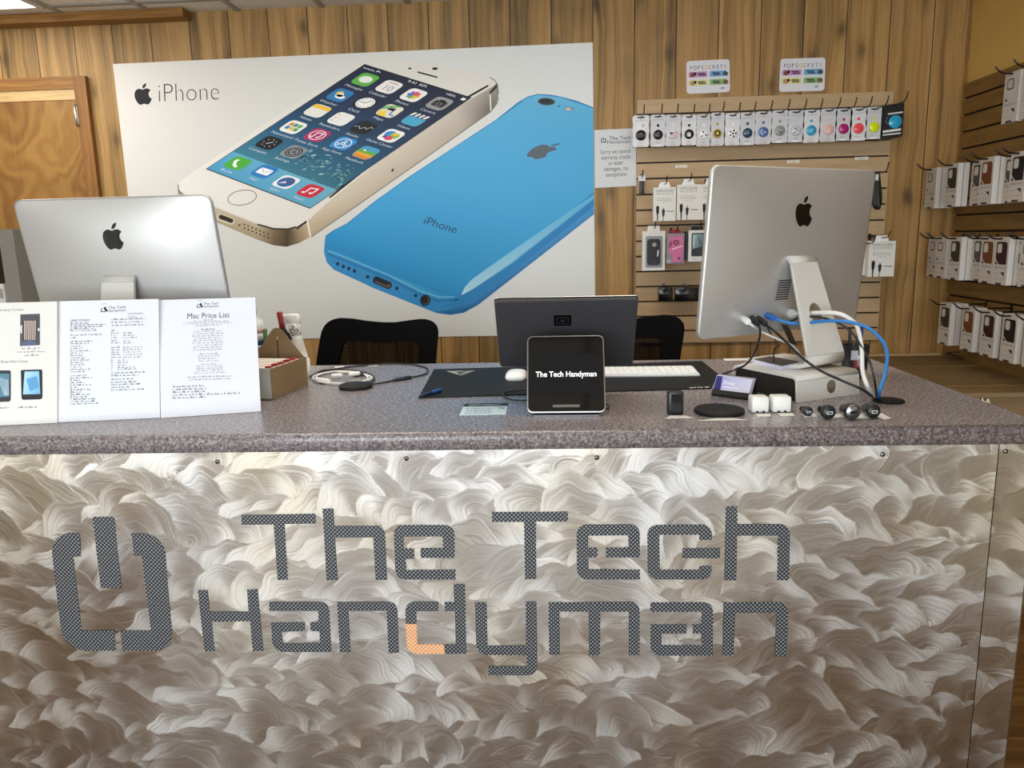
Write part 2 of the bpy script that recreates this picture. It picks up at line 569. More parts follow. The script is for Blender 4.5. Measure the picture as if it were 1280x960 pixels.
def svgpath(d):
    out, cur, num = [], None, []
    import re
    for cmd, body in re.findall(r'([MmcC])([^MmcCzZ]*)', d):
        n = [float(q) for q in re.findall(r'-?\d*\.?\d+', body)]
        if cmd == 'M':
            cur = V(n[0], n[1]); out.append([tuple(cur)])
        else:
            for i in range(0, len(n), 6):
                p0 = cur
                p1, p2, p3 = cur+V(n[i:i+2]), cur+V(n[i+2:i+4]), cur+V(n[i+4:i+6])
                for j in range(1, 6):
                    t = j/5
                    out[-1].append(tuple((1-t)**3*p0+3*t*(1-t)**2*p1+3*t*t*(1-t)*p2+t**3*p3))
                cur = p3
    return out
FRUIT = svgpath("M12.152 6.896c-.948 0-2.415-1.078-3.96-1.04-2.04.027-3.91 1.183-4.961 3.014-2.117 3.675-.546 9.103 1.519 12.09 1.013 1.454 2.208 3.09 3.792 3.039 1.52-.065 2.09-.987 3.935-.987 1.831 0 2.35.987 3.96.948 1.637-.026 2.676-1.48 3.676-2.948 1.156-1.688 1.636-3.325 1.662-3.415-.039-.013-3.182-1.221-3.22-4.857-.026-3.04 2.48-4.494 2.597-4.559-1.429-2.09-3.623-2.324-4.39-2.376-2-.156-3.675 1.09-4.61 1.09"
                "M15.53 3.83c.843-1.012 1.4-2.427 1.245-3.83-1.207.052-2.662.805-3.532 1.818-.78.896-1.454 2.338-1.273 3.714 1.338.104 2.715-.688 3.559-1.701")
FRUIT = [[((x-12)/24, (y-12)/24) for x, y in p] for p in FRUIT]     # y down, unit height

class Art:
    """drawing on a surface given by fn(u, v, height)"""
    def __init__(s, mb, fn, eps=.0003):
        s.mb, s.fn, s.eps = mb, fn, eps
    def sub(s, c, a, b, lift=0):
        f = s.fn
        return Art(s.mb, lambda u, v, h: f(c[0]+u*a[0]+v*b[0], c[1]+u*a[1]+v*b[1], h+lift*s.eps), s.eps)
    def P(s, u, v, L=1):
        return s.fn(u, v, L*s.eps)
    def poly(s, pts, col, L=1):
        s.mb.poly([s.P(p[0], p[1], L) for p in pts], col)
    def rect(s, x0, y0, x1, y1, col, L=1):
        s.poly([(x0, y0), (x1, y0), (x1, y1), (x0, y1)], col, L)
    def rrect(s, cx, cy, w, h, r, col, L=1):
        s.poly(rrect_pts(cx, cy, w, h, r), col, L)
    def ell(s, cx, cy, rx, ry=None, col='#000000', L=1, rot=0., n=20):
        s.poly(ell_pts(cx, cy, rx, ry, n, rot), col, L)
    def ringl(s, pts, w, col, L=1):
        s.line(list(pts)+[pts[0]], w, col, L)
    def line(s, pts, w, col, L=1):
        P = [V(p[:2]) for p in pts]
        Lf, Rt = [], []
        closed = np.linalg.norm(P[0]-P[-1]) < 1e-6
        n = len(P)
        for i, p in enumerate(P):
            a = P[i-1] if i > 0 else (P[-2] if closed else None)
            b = P[i+1] if i < n-1 else (P[1] if closed else None)
            d1 = (p-a) if a is not None else (b-p)
            d2 = (b-p) if b is not None else (p-a)
            d1 = d1/(np.linalg.norm(d1)+1e-9); d2 = d2/(np.linalg.norm(d2)+1e-9)
            n1, n2 = V(-d1[1], d1[0]), V(-d2[1], d2[0])
            m = n1+n2; m = m/(np.linalg.norm(m)+1e-9)
            k = w/2/max(.35, np.dot(m, n1))
            Lf.append(p+m*k); Rt.append(p-m*k)
        for i in range(n-1):
            s.poly([Lf[i], Lf[i+1], Rt[i+1], Rt[i]], col, L)
    def fruit(s, c, a, b, col, L=1):       # a = right vector of one unit, b = DOWN vector of one unit
        q = s.sub(c, a, b)
        for p in FRUIT: q.poly(p, col, L)
    def text(s, body, p0, a, b, col, L=1, width=None, offset=0., align='l'):
        """baseline start p0, a = x vector per em, b = UP vector per em; width rescales a"""
        vs, fs, w = text_mesh(body, offset)
        a, b = V(a), V(b)
        if width is not None:
            k = width/(w*np.linalg.norm(a)); a = a*k
        ww = w*a
        o = V(p0) - (ww*.5 if align == 'c' else ww if align == 'r' else 0*ww)
        base = len(s.mb.v)
        for x, y in vs:
            q = o+x*a+y*b
            s.mb.addv(s.P(q[0], q[1], L))
        for f in fs:
            s.mb.face([base+i for i in f], col)
    def scribble(s, x0, x1, y, h, col, L=1, seed=0, slope=0.):
        """a line of print too small to read: broken dashes"""
        rnd = random.Random(seed*31+int(y*7)+int(x0*3))
        x = x0
        while x < x1-.3*h:
            w = min(rnd.uniform(.8, 3.4)*h, x1-x)
            for k in range(max(1, int(w/(h*.68)))):
                xa = x+k*h*.68
                if xa+h*.55 > x1: break
                hh = h*rnd.choice((.55, .55, .8, .55, 1.0))
                s.rect(xa, y-hh+slope*(xa-x0), xa+h*.52, y+slope*(xa-x0), col, L)
            x += w+h*.5
# ================================================================== ROOM
WY, WX, CZ = 3.9, 1.89, 2.575            # back wall, right wall, ceiling
LX, FY = -3.6, -3.4
def S(name, mat, boxes, col='#808080'):
    mb = MB()
    for a, b in boxes: mb.box(a, b, col)
    return struct(mb.build(name, mat))
S('floor', 'floor', [((LX-.1, FY-.1, -.06), (WX+.1, WY+.1, 0))])
S('wall_back', 'panelling', [((LX-.1, WY, 0), (WX+.1, WY+.1, CZ+.05))])
S('wall_left', 'offwhite', [((LX-.1, FY, 0), (LX, WY, CZ+.05))])
w_ = S('wall_right', 'wallpaint', [((WX, 1.0, 0), (WX+.1, WY, CZ+.05))])
S('wall_right_front', 'offwhite', [((WX, FY, 0), (WX+.1, 1.0, CZ+.05))])  # unseen stretch, made off-white to lighten the metal panel's reflection
# shop front behind the camera: sill wall, piers and header around three openings
S('wall_front', 'offwhite', [((LX-.1, FY-.1, 0), (WX+.1, FY, .45)), ((LX-.1, FY-.1, 2.35), (WX+.1, FY, CZ+.05)),
                             ((LX-.1, FY-.1, .45), (LX+.15, FY, 2.35)), ((-1.75, FY-.1, .45), (-1.6, FY, 2.35)),
                             ((.1, FY-.1, .45), (.25, FY, 2.35)), ((WX-.1, FY-.1, .45), (WX+.1, FY, 2.35))])
# ceiling: lay-in panels with thin dark T-bar gaps, built as one slab + grid
S('ceiling', 'ceiling', [((LX-.1, FY-.1, CZ+.004), (WX+.1, WY+.1, CZ+.06))])
mb = MB()
gx = [-2.365+.415*k for k in range(-3, 11)]
gy = [3.715-.61*k for k in range(0, 12)]
for x in gx: mb.box((x-.011, FY, CZ-.004), (x+.011, WY, CZ+.006), '#a39c8e')
for y in gy: mb.box((LX, y-.011, CZ-.003), (WX, y+.011, CZ+.006), '#8d8578')
struct(mb.build('trim_1', 'paint'))
# narrow panelling return at the corner of the side wall
S('trim_2', 'panelling', [((WX-.006, 3.862, 0), (WX, WY, CZ))])
# wooden ledge board under the ceiling on the left
p = Yp(228, 14, 3.81)
S('trim_3', 'pine_trim_h', [((LX, 3.81, 2.537), (p[0], WY, CZ+.002))])

# ---- door on the left (1): casing, head board, leaf, hinge
DX = float(Yp(128, 245, WY)[0])                       # outer right edge of the casing
IX = DX-.062
DT = float(Yp(60, 98, WY)[2]); DI = DT-.058
d = S('door_1', 'birch', [((-3.25, WY-.018, .0), (IX, WY-.006, DI-.045))])
def childstruct(name, mat, boxes, par):
    mb = MB()
    for a, b in boxes: mb.box(a, b)
    return mb.build(name, mat, par)
childstruct('door_casing', 'pine_trim', [((IX, WY-.03, 0), (DX, WY, DT))], d)
childstruct('door_casing', 'pine_trim_h', [((-3.3, WY-.03, DI), (IX, WY, DT))], d)
childstruct('head_board', 'light_pine', [((-3.25, WY-.022, DI-.05), (IX, WY-.004, DI))], d)
mb = MB()
hz0, hz1 = float(Yp(101, 157, WY)[2]), float(Yp(99, 134, WY)[2])
mb.box((IX-.012, WY-.034, hz0), (IX+.006, WY-.018, hz1), '#c9c6bd')
mb.tube([(IX-.003, WY-.036, hz0-.008), (IX-.003, WY-.036, hz1+.008)], .007, '#d8d6d0', 10)
mb.build('door_hinge', 'metal', d)

# ---- slatted display panel on the back wall
SY = 3.88
sx0, sx1 = .378, 1.566
mb = MB()
GR = [1.808-.0743*k for k in range(-3, 12)]
top, bot = 2.098, .925
edges = [top]+sorted([g for g in GR if bot+.02 < g < top-.02], reverse=True)+[bot]
for a, b in zip(edges[:-1], edges[1:]):
    mb.box((sx0, SY, b+.004), (sx1, SY+.012, a-.004 if a != top else a))
o = mb.build('slatwall_panel', 'slat')
tag(o, 'tan slatted display panel on the back wall behind the large right computer', 'display panel')
mb = MB(); mb.box((sx0+.002, SY+.0125, bot), (sx1-.002, WY-.001, top), '#241a10')
mb.build('groove_backing', 'paint', o)

# ---- slatted panel on the side wall
SX = WX-.018
mb = MB()
stop = 2.115
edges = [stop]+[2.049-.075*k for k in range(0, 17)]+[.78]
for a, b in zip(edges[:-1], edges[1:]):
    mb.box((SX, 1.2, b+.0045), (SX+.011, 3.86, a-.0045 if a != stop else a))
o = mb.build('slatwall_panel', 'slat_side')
tag(o, 'brown slatted display panel along the right side wall under mustard paint', 'display panel')
mb = MB(); mb.box((SX+.0115, 1.2, .79), (WX-.001, 3.858, stop-.002), '#1d1108')
mb.build('groove_backing', 'paint', o)

# ---- ceiling light, top left
o = thing('ceiling_light', 'lit rectangular ceiling light at the top left above the door', 'light', (-2.66, 3.2, CZ), 0)
mb = MB()
for a, b in (((-2.952, 2.53, CZ-.012), (-2.93, 3.70, CZ-.001)), ((-2.40, 2.53, CZ-.012), (-2.378, 3.70, CZ-.001)),
             ((-2.93, 3.68, CZ-.012), (-2.40, 3.70, CZ-.001)), ((-2.93, 2.53, CZ-.012), (-2.40, 2.55, CZ-.001))):
    mb.box(a, b, '#d8d5cc')
mb.build('frame', 'paint', o)
mb = MB(); mb.box((-2.93, 2.55, CZ-.009), (-2.40, 3.68, CZ-.004))
mb.build('diffuser', 'diffuser', o)

# ================================================================== POSTER
PY = WY-.004
fnP = lambda u, v, h: Yp(u, v, PY-h)
mb = MB()
TL, TR, BR, BL = Yp(141, 80, PY), Yp(741, 53, PY), Yp(744.3, 418, PY), None
BL = V(TL[0]+.004, PY, BR[2]+.002)
q = [TL, TR, BR, BL]
bk = [p+V(0, .003, 0) for p in q]
n_ = 8
# sheet: gridded so its printed tone can drift from warm left to cool right
cc = {(0,0): '#d9d5cd', (1,0): '#e4e7e5', (0,1): '#c9c9c4', (1,1): '#dde1e1'}
def gcol(a, b):
    return mixc(mixc(cc[0,0], cc[1,0], a), mixc(cc[0,1], cc[1,1], a), b)
for i in range(n_):
    for j in range(4):
        P4 = []
        C4 = []
        for a, b in ((i, j), (i+1, j), (i+1, j+1), (i, j+1)):
            s_, t_ = a/n_, b/4
            P4.append((TL*(1-s_)+TR*s_)*(1-t_)+(BL*(1-s_)+BR*s_)*t_)
            C4.append(gcol(s_, t_))
        mb.poly(P4, C4)
mb.poly(bk[::-1], '#c8c8c4')
for i in range(4):
    mb.poly([q[i], q[(i+1) % 4], bk[(i+1) % 4], bk[i]], '#c8c8c4')
poster = mb.build('poster', 'print', loc=(float((TL[0]+TR[0])/2), PY, float(BR[2])))
tag(poster, 'large white wall poster picturing two smartphones, one white and gold, one blue', 'poster')

# -- heading
mb = MB(); A = Art(mb, fnP)
A.fruit((178.6, 117.6), (26, -1.2), (2.2, 26.5), '#0d0d0e')
mb.build('fruit_logo', 'print', poster)
mb = MB(); A = Art(mb, fnP)
A.text('iPhone', (196.5, 127.6), (33, -1.2), (-1.2, -33.5), '#1c1c1d', width=77.5, offset=-.023)
mb.build('heading', 'print', poster)

# -- white and gold phone
mb = MB(); A = Art(mb, fnP)
band_b = [(222.4, 236), (222.6, 243), (228, 257), (240, 266), (268.7, 277), (321.6, 299.5), (342, 306.6), (358, 308.4), (374, 303.8), (388.6, 295.5)]
band_t = [(222.4, 232.5), (224, 238), (232, 244), (245, 250), (264.7, 257.5), (321.6, 280.6), (342, 286.6), (360, 287.2), (372, 283), (386.6, 275)]
bc = ['#8b7d64', '#a3937a', '#b7a78d', '#bcad95', '#c0b29a', '#b9a98d', '#7d6a4b', '#4b3d28', '#a08c6c', '#cdbb9c']
bc2 = ['#6d614c', '#8d7f67', '#a39379', '#a8987e', '#ab9b81', '#a39274', '#6a583c', '#41341f', '#8a7656', '#b8a483']
for i in range(9):
    A.poly([band_t[i], band_t[i+1], band_b[i+1], band_b[i]], [bc[i], bc[i+1], bc2[i+1], bc2[i]], 1)
st = [(386.6, 275), (412, 249), (501.6, 178), (566.6, 134), (613, 108), (621, 103)]
sb = [(388.6, 295.5), (449, 254), (542, 189), (580, 164), (613.5, 138.5), (623.4, 125)]
c1 = ['#c9b99f', '#d3c8b6', '#d6ccbd', '#d2c9bd', '#a69d90', '#8a8379']
c2 = ['#b09d7f', '#c0b19b', '#bfb2a0', '#b5aa9b', '#6e675e', '#8c857b']
for i in range(5):
    A.poly([st[i], st[i+1], sb[i+1], sb[i]], [c1[i], c1[i+1], c2[i+1], c2[i]], 1)
A.line([(412, 247), (501.6, 176), (566.6, 132), (610, 107)], 2.2, '#efece4', 2)
A.line([(388.5, 296.5), (449, 255), (542, 190), (613.5, 139.5), (622, 128)], 1.2, '#7e766a', 2)
A.line([(612.6, 118), (613.6, 138.5)], 1.6, '#efeee8', 3)
A.line([(384, 275), (388, 296)], 2.0, '#efeadd', 3)
A.poly([(370, 284.5), (383, 275.5), (383.5, 278), (371, 287)], '#1c1610', 3)
A.poly([(612, 115), (619, 107), (621, 104), (621.5, 109), (612.5, 118)], '#2e2a26', 3)
face = [(222.4, 234), (223, 229), (230, 223), (452, 74), (462, 69.5), (478, 69), (600, 90), (613, 95.5), (620, 102), (619.5, 106), (613, 110),
        (566.6, 136), (501.6, 180), (412, 251), (388, 273), (374, 281), (360, 285), (344, 284.6), (321.6, 279), (264.7, 256), (240, 247), (226, 239)]
A.poly(face, '#e3e0d8', 2)
A.line([(612, 96.5), (618, 100), (622, 106), (623, 118)], 1.3, '#8f8b84', 4)
A.line([(222.6, 230.5), (223.2, 238), (229, 245), (245, 252)], 1.2, '#5b5346', 4)
A.line([(321.6, 280.3), (342, 286), (360, 286.4), (370, 283.6)], 1.8, '#2a2318', 4)
# lower edge: connector, microphone, speaker holes
A.poly([(x+282, y+274) for x, y in [(c*math.cos(.36)-s_*math.sin(.36), c*math.sin(.36)+s_*math.cos(.36)) for c, s_ in rrect_pts(0, 0, 23, 9, 4)]], '#cfc2aa', 4)
A.poly([(x+282.5, y+273.5) for x, y in [(c*math.cos(.36)-s_*math.sin(.36), c*math.sin(.36)+s_*math.cos(.36)) for c, s_ in rrect_pts(0, 0, 19, 5.5, 2.5)]], '#2b2117', 5)
A.ell(299.3, 281.3, 1.6, 1.2, '#574831', 5); A.ell(266.5, 267.5, 1, 1, '#574831', 5)
for i in range(7):
    t = i/6
    A.ell(305.3+29.5*t, 280.6+11.8*t, 1.15, 1.15, '#2c2115', 5, n=8)
    A.ell(305.6+29.5*t, 285.2+11.8*t, 1.15, 1.15, '#2c2115', 5, n=8)
A.ell(490.8, 212.7, 1.4, 2.2, '#3a352e', 5, .5)
# earpiece, camera, sensor, home button
A.line([(521.9, 90), (546.7, 96.7)], 1.9, '#191a1b', 4)
A.ell(543.7, 85.8, 3.6, 1.7, '#15181c', 4); A.ell(512.3, 85.6, 2.3, 1.1, '#22252a', 4)
A.ringl(ell_pts(302.7, 247, 18, 9.2, 28, -.17), .8, '#4d4a45', 4)
# display
sTL, sTR, sBR, sBL = V(455.4, 81.1), V(587.6, 122.4), V(388, 259.8), V(259, 210.8)
def scr(a, b):
    return tuple((sTL*(1-a)+sTR*a)*(1-b)+(sBL*(1-a)+sBR*a)*b)
A.poly([scr(-.006, -.006), scr(1.006, -.006), scr(1.006, 1.006), scr(-.006, 1.006)], '#0a0e16', 4)
rows = [(0., '#141d33'), (.2, '#1b2947'), (.4, '#1c3c5e'), (.6, '#21597c'), (.72, '#2d6d8a'), (.835, '#3b7f96')]
for (t0, k0), (t1, k1) in zip(rows[:-1], rows[1:]):
    for i in range(4):
        a0, a1 = i/4, (i+1)/4
        dk = lambda k, a: mixc(k, '#101a2c', .28*a*(1 if t0 > .3 else .3))
        A.poly([scr(a0, t0), scr(a1, t0), scr(a1, t1), scr(a0, t1)], [dk(k0, a0), dk(k0, a1), dk(k1, a1), dk(k1, a0)], 5)
rnd = random.Random(3)
for k in range(70):                       # pale surf of the wallpaper
    a = rnd.uniform(.45, .98); b = min(.825, .70+.10*(a-.45)+rnd.gauss(0, .035))
    c0 = scr(a, b)
    A.ell(c0[0], c0[1], rnd.uniform(1, 4.5), rnd.uniform(.3, 1.0), mixc('#4b8a96', '#a3c8c4', rnd.random()**1.5), 6, rnd.uniform(-.6, .1), 9)
A.poly([scr(0, .835), scr(1, .835), scr(1, 1), scr(0, 1)], ['#59a7ca', '#6db0c8', '#5fa6c4', '#4897c2'], 7)
av, bv = V(10.6, 3.35), V(-9.6, 6.5)      # half-extent vectors of an app icon
apps = [('Messages', 456.6, 99.6, '#5fb548'), ('Calendar', 486.3, 108.7, '#f1efec'), ('Photos', 516.8, 119, '#f4f2ee'), ('Camera', 549.3, 129.5, '#9b9b9c'),
        ('Weather', 425, 119, '#2d7cb8'), ('Clock', 456.6, 128.6, '#1a1d24'), ('Maps', 487.3, 138.8, '#e9e2cf'), ('Videos', 518.8, 149.4, '#49a9cc'),
        ('Notes', 396.7, 138.6, '#e9e7e0'), ('Reminders', 426.2, 148.8, '#eeece8'), ('Stocks', 454.6, 159.5, '#15161a'), ('Game Center', 488.8, 169.7, '#f3f1ee'),
        ('Newsstand', 366.7, 159, '#f0ede6'), ('iTunes Store', 396.7, 169, '#b02a66'), ('App Store', 429.2, 179.2, '#2f8fd0'), ('Passbook', 457.5, 191, '#4a9fc9'),
        ('Compass', 336.4, 178.8, '#0f1013'), ('Settings', 367.3, 190, '#8d8f92'),
        ('Phone', 297.2, 204.2, '#4caa38'), ('Mail', 330.7, 214.4, '#2a78c0'), ('Safari', 357.7, 227.6, '#eceef0'), ('Music', 388, 238.7, '#c8263a')]
for nm, ix, iy, bg in apps:
    I = A.sub((ix, iy), av, bv, 8)
    I.rrect(0, 0, 2, 2, .5, bg, 0)
    if nm == 'Messages': I.ell(0, -.05, .68, .55, '#eef3ea', 1)
    elif nm == 'Calendar':
        I.text('10', (0, .6), (1.15, 0), (0, -1.25), '#333436', 1, offset=-.015, align='c'); I.rect(-.5, -.7, .5, -.6, '#c9584f', 1)
    elif nm == 'Photos':
        for k, c_ in enumerate(['#f0a02c', '#e2c63a', '#8fbf4a', '#4fa58f', '#4a7fc0', '#8d62ad', '#cf5aa0', '#e0574f']):
            an = k*PI/4
            I.ell(.36*math.cos(an), .36*math.sin(an), .34, .2, c_, 1+k*.1, an, 10)
    elif nm == 'Camera':
        I.rrect(0, .05, 1.35, .95, .2, '#2b2c2e', 1); I.rect(-.35, -.62, .35, -.3, '#2b2c2e', 1); I.ell(0, .08, .3, .3, '#8b8c8e', 2); I.ell(0, .08, .22, .22, '#2b2c2e', 3)
    elif nm == 'Weather':
        I.ell(-.2, -.2, .38, .38, '#f2cf46', 1); I.ell(.15, .2, .55, .32, '#f4f4f0', 2); I.ell(.0, -.02, .35, .3, '#f4f4f0', 2)
    elif nm == 'Clock':
        I.ell(0, 0, .88, .88, '#f3f2ee', 1); I.line([(-.6, .05), (0, 0), (.3, -.5)], .08, '#222222', 2)
        for k in range(12): I.ell(.7*math.cos(k*PI/6), .7*math.sin(k*PI/6), .06, .06, '#333333', 2, n=6)
    elif nm == 'Maps':
        I.poly([(-1, -.5), (-.2, -1), (.5, -1), (-1, .2)], '#7fbf6a', 1); I.poly([(-1, .4), (-.2, .1), (.2, 1), (-.6, 1)], '#f2d24d', 1)
        I.line([(-.5, -.2), (.2, -.3), (.4, .5), (.9, .5)], .16, '#4d8fd0', 2); I.rect(-.4, -.55, .3, -.1, '#5a5f66', 2)
    elif nm == 'Videos':
        I.rect(-1, -1, 1, -.35, '#1d2b45', 1)
        for k in range(4): I.poly([(-.85+k*.5, -.95), (-.55+k*.5, -.95), (-.75+k*.5, -.4), (-1.0+k*.5, -.4)], '#f4f4f2', 2)
    elif nm == 'Notes': I.poly([(-.92, -.9), (.92, -.9), (1, -.35), (-1, -.35)], '#f0c73b', 1)
    elif nm == 'Reminders':
        for k, c_ in enumerate(['#d9543f', '#e09a3a', '#6a8fc0']): I.ell(-.62, -.5+k*.5, .09, .09, c_, 1); I.rect(-.4, -.48+k*.5, .7, -.45+k*.5, '#c8c6c2', 1)
    elif nm == 'Stocks': I.line([(-.9, .2), (-.5, .0), (-.2, .3), (.1, -.1), (.4, .1), (.6, -.4), (.9, -.2)], .08, '#b9b9bb', 1)
    elif nm == 'Game Center':
        I.ell(-.3, -.2, .5, .5, '#3f8fd0', 1); I.ell(.3, -.1, .48, .48, '#8fc24a', 2); I.ell(.05, .4, .42, .36, '#d9486a', 3); I.ell(-.45, .35, .2, .2, '#5a4fa0', 4); I.ell(.2, -.35, .3, .22, '#f0c63c', 4)
    elif nm == 'Newsstand':
        for k, c_ in enumerate(['#d98a3c', '#3f8f8a', '#5fae58', '#3a7fb8', '#e0bf48', '#4f9f6a']): I.rect(-.7+(k % 3)*.48, -.6+(k//3)*.6, -.28+(k % 3)*.48, -.1+(k//3)*.6, c_, 1)
    elif nm in ('iTunes Store', 'App Store'):
        I.ringl(ell_pts(0, 0, .74, .74, 20), .1, '#f3eef2', 1)
        if nm[0] == 'i': I.line([(-.25, .4), (-.25, -.35), (.35, -.45), (.35, .3)], .12, '#f3eef2', 1); I.ell(-.36, .4, .14, .11, '#f3eef2', 1); I.ell(.24, .3, .14, .11, '#f3eef2', 1)
        else: I.line([(-.4, .45), (.1, -.5)], .13, '#f3f6fa', 1); I.line([(.4, .45), (-.1, -.5)], .13, '#f3f6fa', 1); I.line([(-.55, .18), (.55, .18)], .13, '#f3f6fa', 1)
    elif nm == 'Passbook':
        I.rect(-.97, -.35, .97, .1, '#5fae3f', 1); I.rect(-.97, .1, .97, .55, '#e8a23a', 1); I.rect(-.8, .55, .8, .95, '#dd8a2e', 1); I.ell(-.4, -.3, .16, .12, '#e9f2e0', 2)
    elif nm == 'Compass':
        for k in range(8): I.ell(.62*math.cos(k*PI/4), .62*math.sin(k*PI/4), .07, .07, '#c9c9ca', 1, n=6)
        I.line([(-.2, .2), (.25, -.3)], .1, '#d8d8d8', 1)
    elif nm == 'Settings':
        for r_ in (.74, .5): I.ringl(ell_pts(0, 0, r_, r_, 20), .13, '#2a2b2e', 1)
        I.ell(0, 0, .14, .14, '#2a2b2e', 1)
        for k in range(3): I.line([(0, 0), (.5*math.cos(k*2.09+.5), .5*math.sin(k*2.09+.5))], .08, '#2a2b2e', 1)
    elif nm == 'Phone': I.line([(-.35, -.55), (-.45, -.2), (-.1, .35), (.3, .55)], .3, '#f1f6ee', 1)
    elif nm == 'Mail':
        I.rrect(0, 0, 1.4, .95, .12, '#f2f4f6', 1); I.line([(-.68, -.42), (0, .12), (.68, -.42)], .06, '#8d9aa8', 2)
    elif nm == 'Safari':
        I.ell(0, 0, .8, .8, '#2f5f9e', 1); I.poly([(-.55, .45), (.12, .14), (.55, -.45), (-.12, -.14)], '#dfe3ea', 2); I.poly([(.12, .14), (.55, -.45), (-.12, -.14)], '#7a3b4a', 3)
    elif nm == 'Music':
        I.line([(-.3, .45), (-.3, -.4), (.42, -.55), (.42, .3)], .15, '#f6eef0', 1); I.ell(-.45, .45, .2, .15, '#f6eef0', 1); I.ell(.27, .3, .2, .15, '#f6eef0', 1)
    I.text(nm, (-.02, 1.62), (.55, 0), (0, -.52), '#c9d6e2', 0, align='c')
    if nm in ('Messages', 'Camera', 'Phone', 'Passbook'): pass
tvec, tup = V(9, 2.8), V(4.2, -5.6)
A.text('9:41 AM', (509, 102.5), tvec*.75, tup*.75, '#e8ecf2', 8)
A.text('100%', (556.5, 118), tvec*.62, tup*.62, '#e8ecf2', 8)
A.poly([scr(.95, .012), scr(.985, .012), scr(.985, .03), scr(.95, .03)], '#f2f4f6', 8)
for k in range(5): A.ell(455.5+k*2.8, 84.8+k*.9, 1.1, .8, '#e8ecf2', 8, n=8)
A.line([(470, 90), (473, 88.5), (475.5, 91)], 1, '#e8ecf2', 8)
mb.build('white_phone_picture', 'print', poster)['label'] = 'picture of a white phone with gold edge and lit app screen'

# -- blue phone
mb = MB(); A = Art(mb, fnP)
outl = [(407, 294.5), (405.6, 304), (405, 315.6), (408.4, 328), (417, 337), (468, 360.5), (521, 381.7), (546, 391.5), (563, 393.8), (580, 391), (597, 381.7),
        (670, 324.7), (742.6, 267.8), (741.6, 134), (720, 125.6), (700, 120.5), (688.7, 118.4), (672, 117.3), (659.6, 120.8), (647, 128), (620, 149.6), (512.5, 220), (467, 252.5), (433.7, 279), (417, 287.5)]
A.poly(outl, '#2f8ac6', 1)
# back face as strips along its length: light far end to deeper near end
Lf = [(672, 118.6), (659, 122.5), (620, 151), (566, 186), (512.5, 221.5), (467, 254), (434, 280.5), (417.5, 289), (409.5, 296.5), (407.8, 306)]
Rt = [(700, 121.5), (741.4, 135.5), (741.6, 150), (742, 190), (742.4, 240), (690, 283), (640, 323), (597, 355), (580, 366), (566, 372)]
kc = ['#69bbe2', '#60b7e1', '#57b1de', '#4fadde', '#49a8da', '#3da2d8', '#349bd2', '#2b96cf', '#2590ca', '#2089c4']
for i in range(9):
    A.poly([Lf[i], Rt[i], Rt[i+1], Lf[i+1]], [kc[i], kc[i], kc[i+1], kc[i+1]], 2)
A.poly([(407.8, 306), (566, 372), (552, 372.6), (526.5, 365), (484, 344), (425, 320), (412, 314)], ['#2089c4', '#2089c4', '#2b92cc', '#3b9ed3', '#43a3d6', '#3b9ed3', '#2a90ca'], 2)
A.line([(410, 313.5), (425, 319), (484, 343), (526.5, 364.5), (549, 371.5), (568, 371)], 1.8, '#63b6dd', 3)
A.line([(409, 317), (425, 323.5), (484, 347.5), (526.5, 369), (549, 376.5), (572, 374)], 2.4, '#1d79b4', 3)
A.poly([(576.6, 368.8), (581, 359), (590, 349), (625, 324), (742.2, 243.6), (742.3, 248.5), (640, 329), (590, 362)], ['#d9edf6', '#a9d7ec', '#8fcbe6', '#86c6e4', '#6fbce0', '#57aedb', '#6bb7de', '#a7d5ea'], 3)
A.poly([(566, 376), (579, 370), (640, 330.5), (742.3, 250), (742.5, 259), (650, 333), (592, 377), (575, 385), (555, 383)], '#2a82c0', 3)
A.poly([(566, 386), (590, 379), (650, 333), (742.5, 258), (742.6, 267.4), (670, 324), (597, 380.8), (580, 389.8), (563, 392.6), (546, 390)], ['#2272ae', '#2f80bf', '#3b8ac6', '#4a97cf', '#3f88c2', '#2f77b2', '#26699f', '#1f6398', '#1f6398', '#206aa3'], 4)
A.fruit((679.5, 187.5), (27, 8.6), (-32, 19.5), '#5c6672', 4)
A.text('iPhone', (528, 279.2), (15.5, 4.7), (5.8, -13.2), '#1f3a52', 4, width=43, offset=-.006)
A.ell(683, 127, 11.3, 5, '#7d8790', 4, .05); A.ell(683, 127, 10.3, 4.3, '#323a45', 5, .05); A.ell(682, 126.4, 6, 2.2, '#1f252e', 6, .05)
A.ell(698.8, 132.6, 1.5, .8, '#3a4a58', 4); A.ell(711.7, 136, 5.8, 2.4, '#8d9298', 4, .05); A.ell(710.5, 136.5, 3.2, 1.5, '#d8d2c4', 5, .05)
for x, y in ((422, 329.7), (429.2, 333), (436, 335.6), (443, 338.7), (459.6, 346), (496, 360.3), (519.5, 369.6)):
    A.ell(x, y, 2.1, 2.3, '#0f2a40', 5, n=12)
rot = lambda pts, an, c: [(x*math.cos(an)-y*math.sin(an)+c[0], x*math.sin(an)+y*math.cos(an)+c[1]) for x, y in pts]
A.poly(rot(rrect_pts(0, 0, 25, 9.5, 4.5), .4, (478, 353.3)), '#0f2436', 5)
A.poly(rot(rrect_pts(0, 0, 20, 5.5, 2.6), .4, (478.6, 354.3)), '#5b5044', 6)
A.poly(rot(rrect_pts(0, 0, 17, 3, 1.5), .4, (477.5, 352.3)), '#0d1218', 7)
A.ell(531.6, 375.3, 6.4, 7.2, '#0e2233', 5, .2); A.ell(532.2, 376, 4.6, 5.4, '#4a4138', 6, .2); A.ell(531.2, 374.8, 3.6, 4.4, '#15171a', 7, .2)
mb.build('blue_phone_picture', 'print', poster)['label'] = 'picture of a bright blue phone lying on its face'

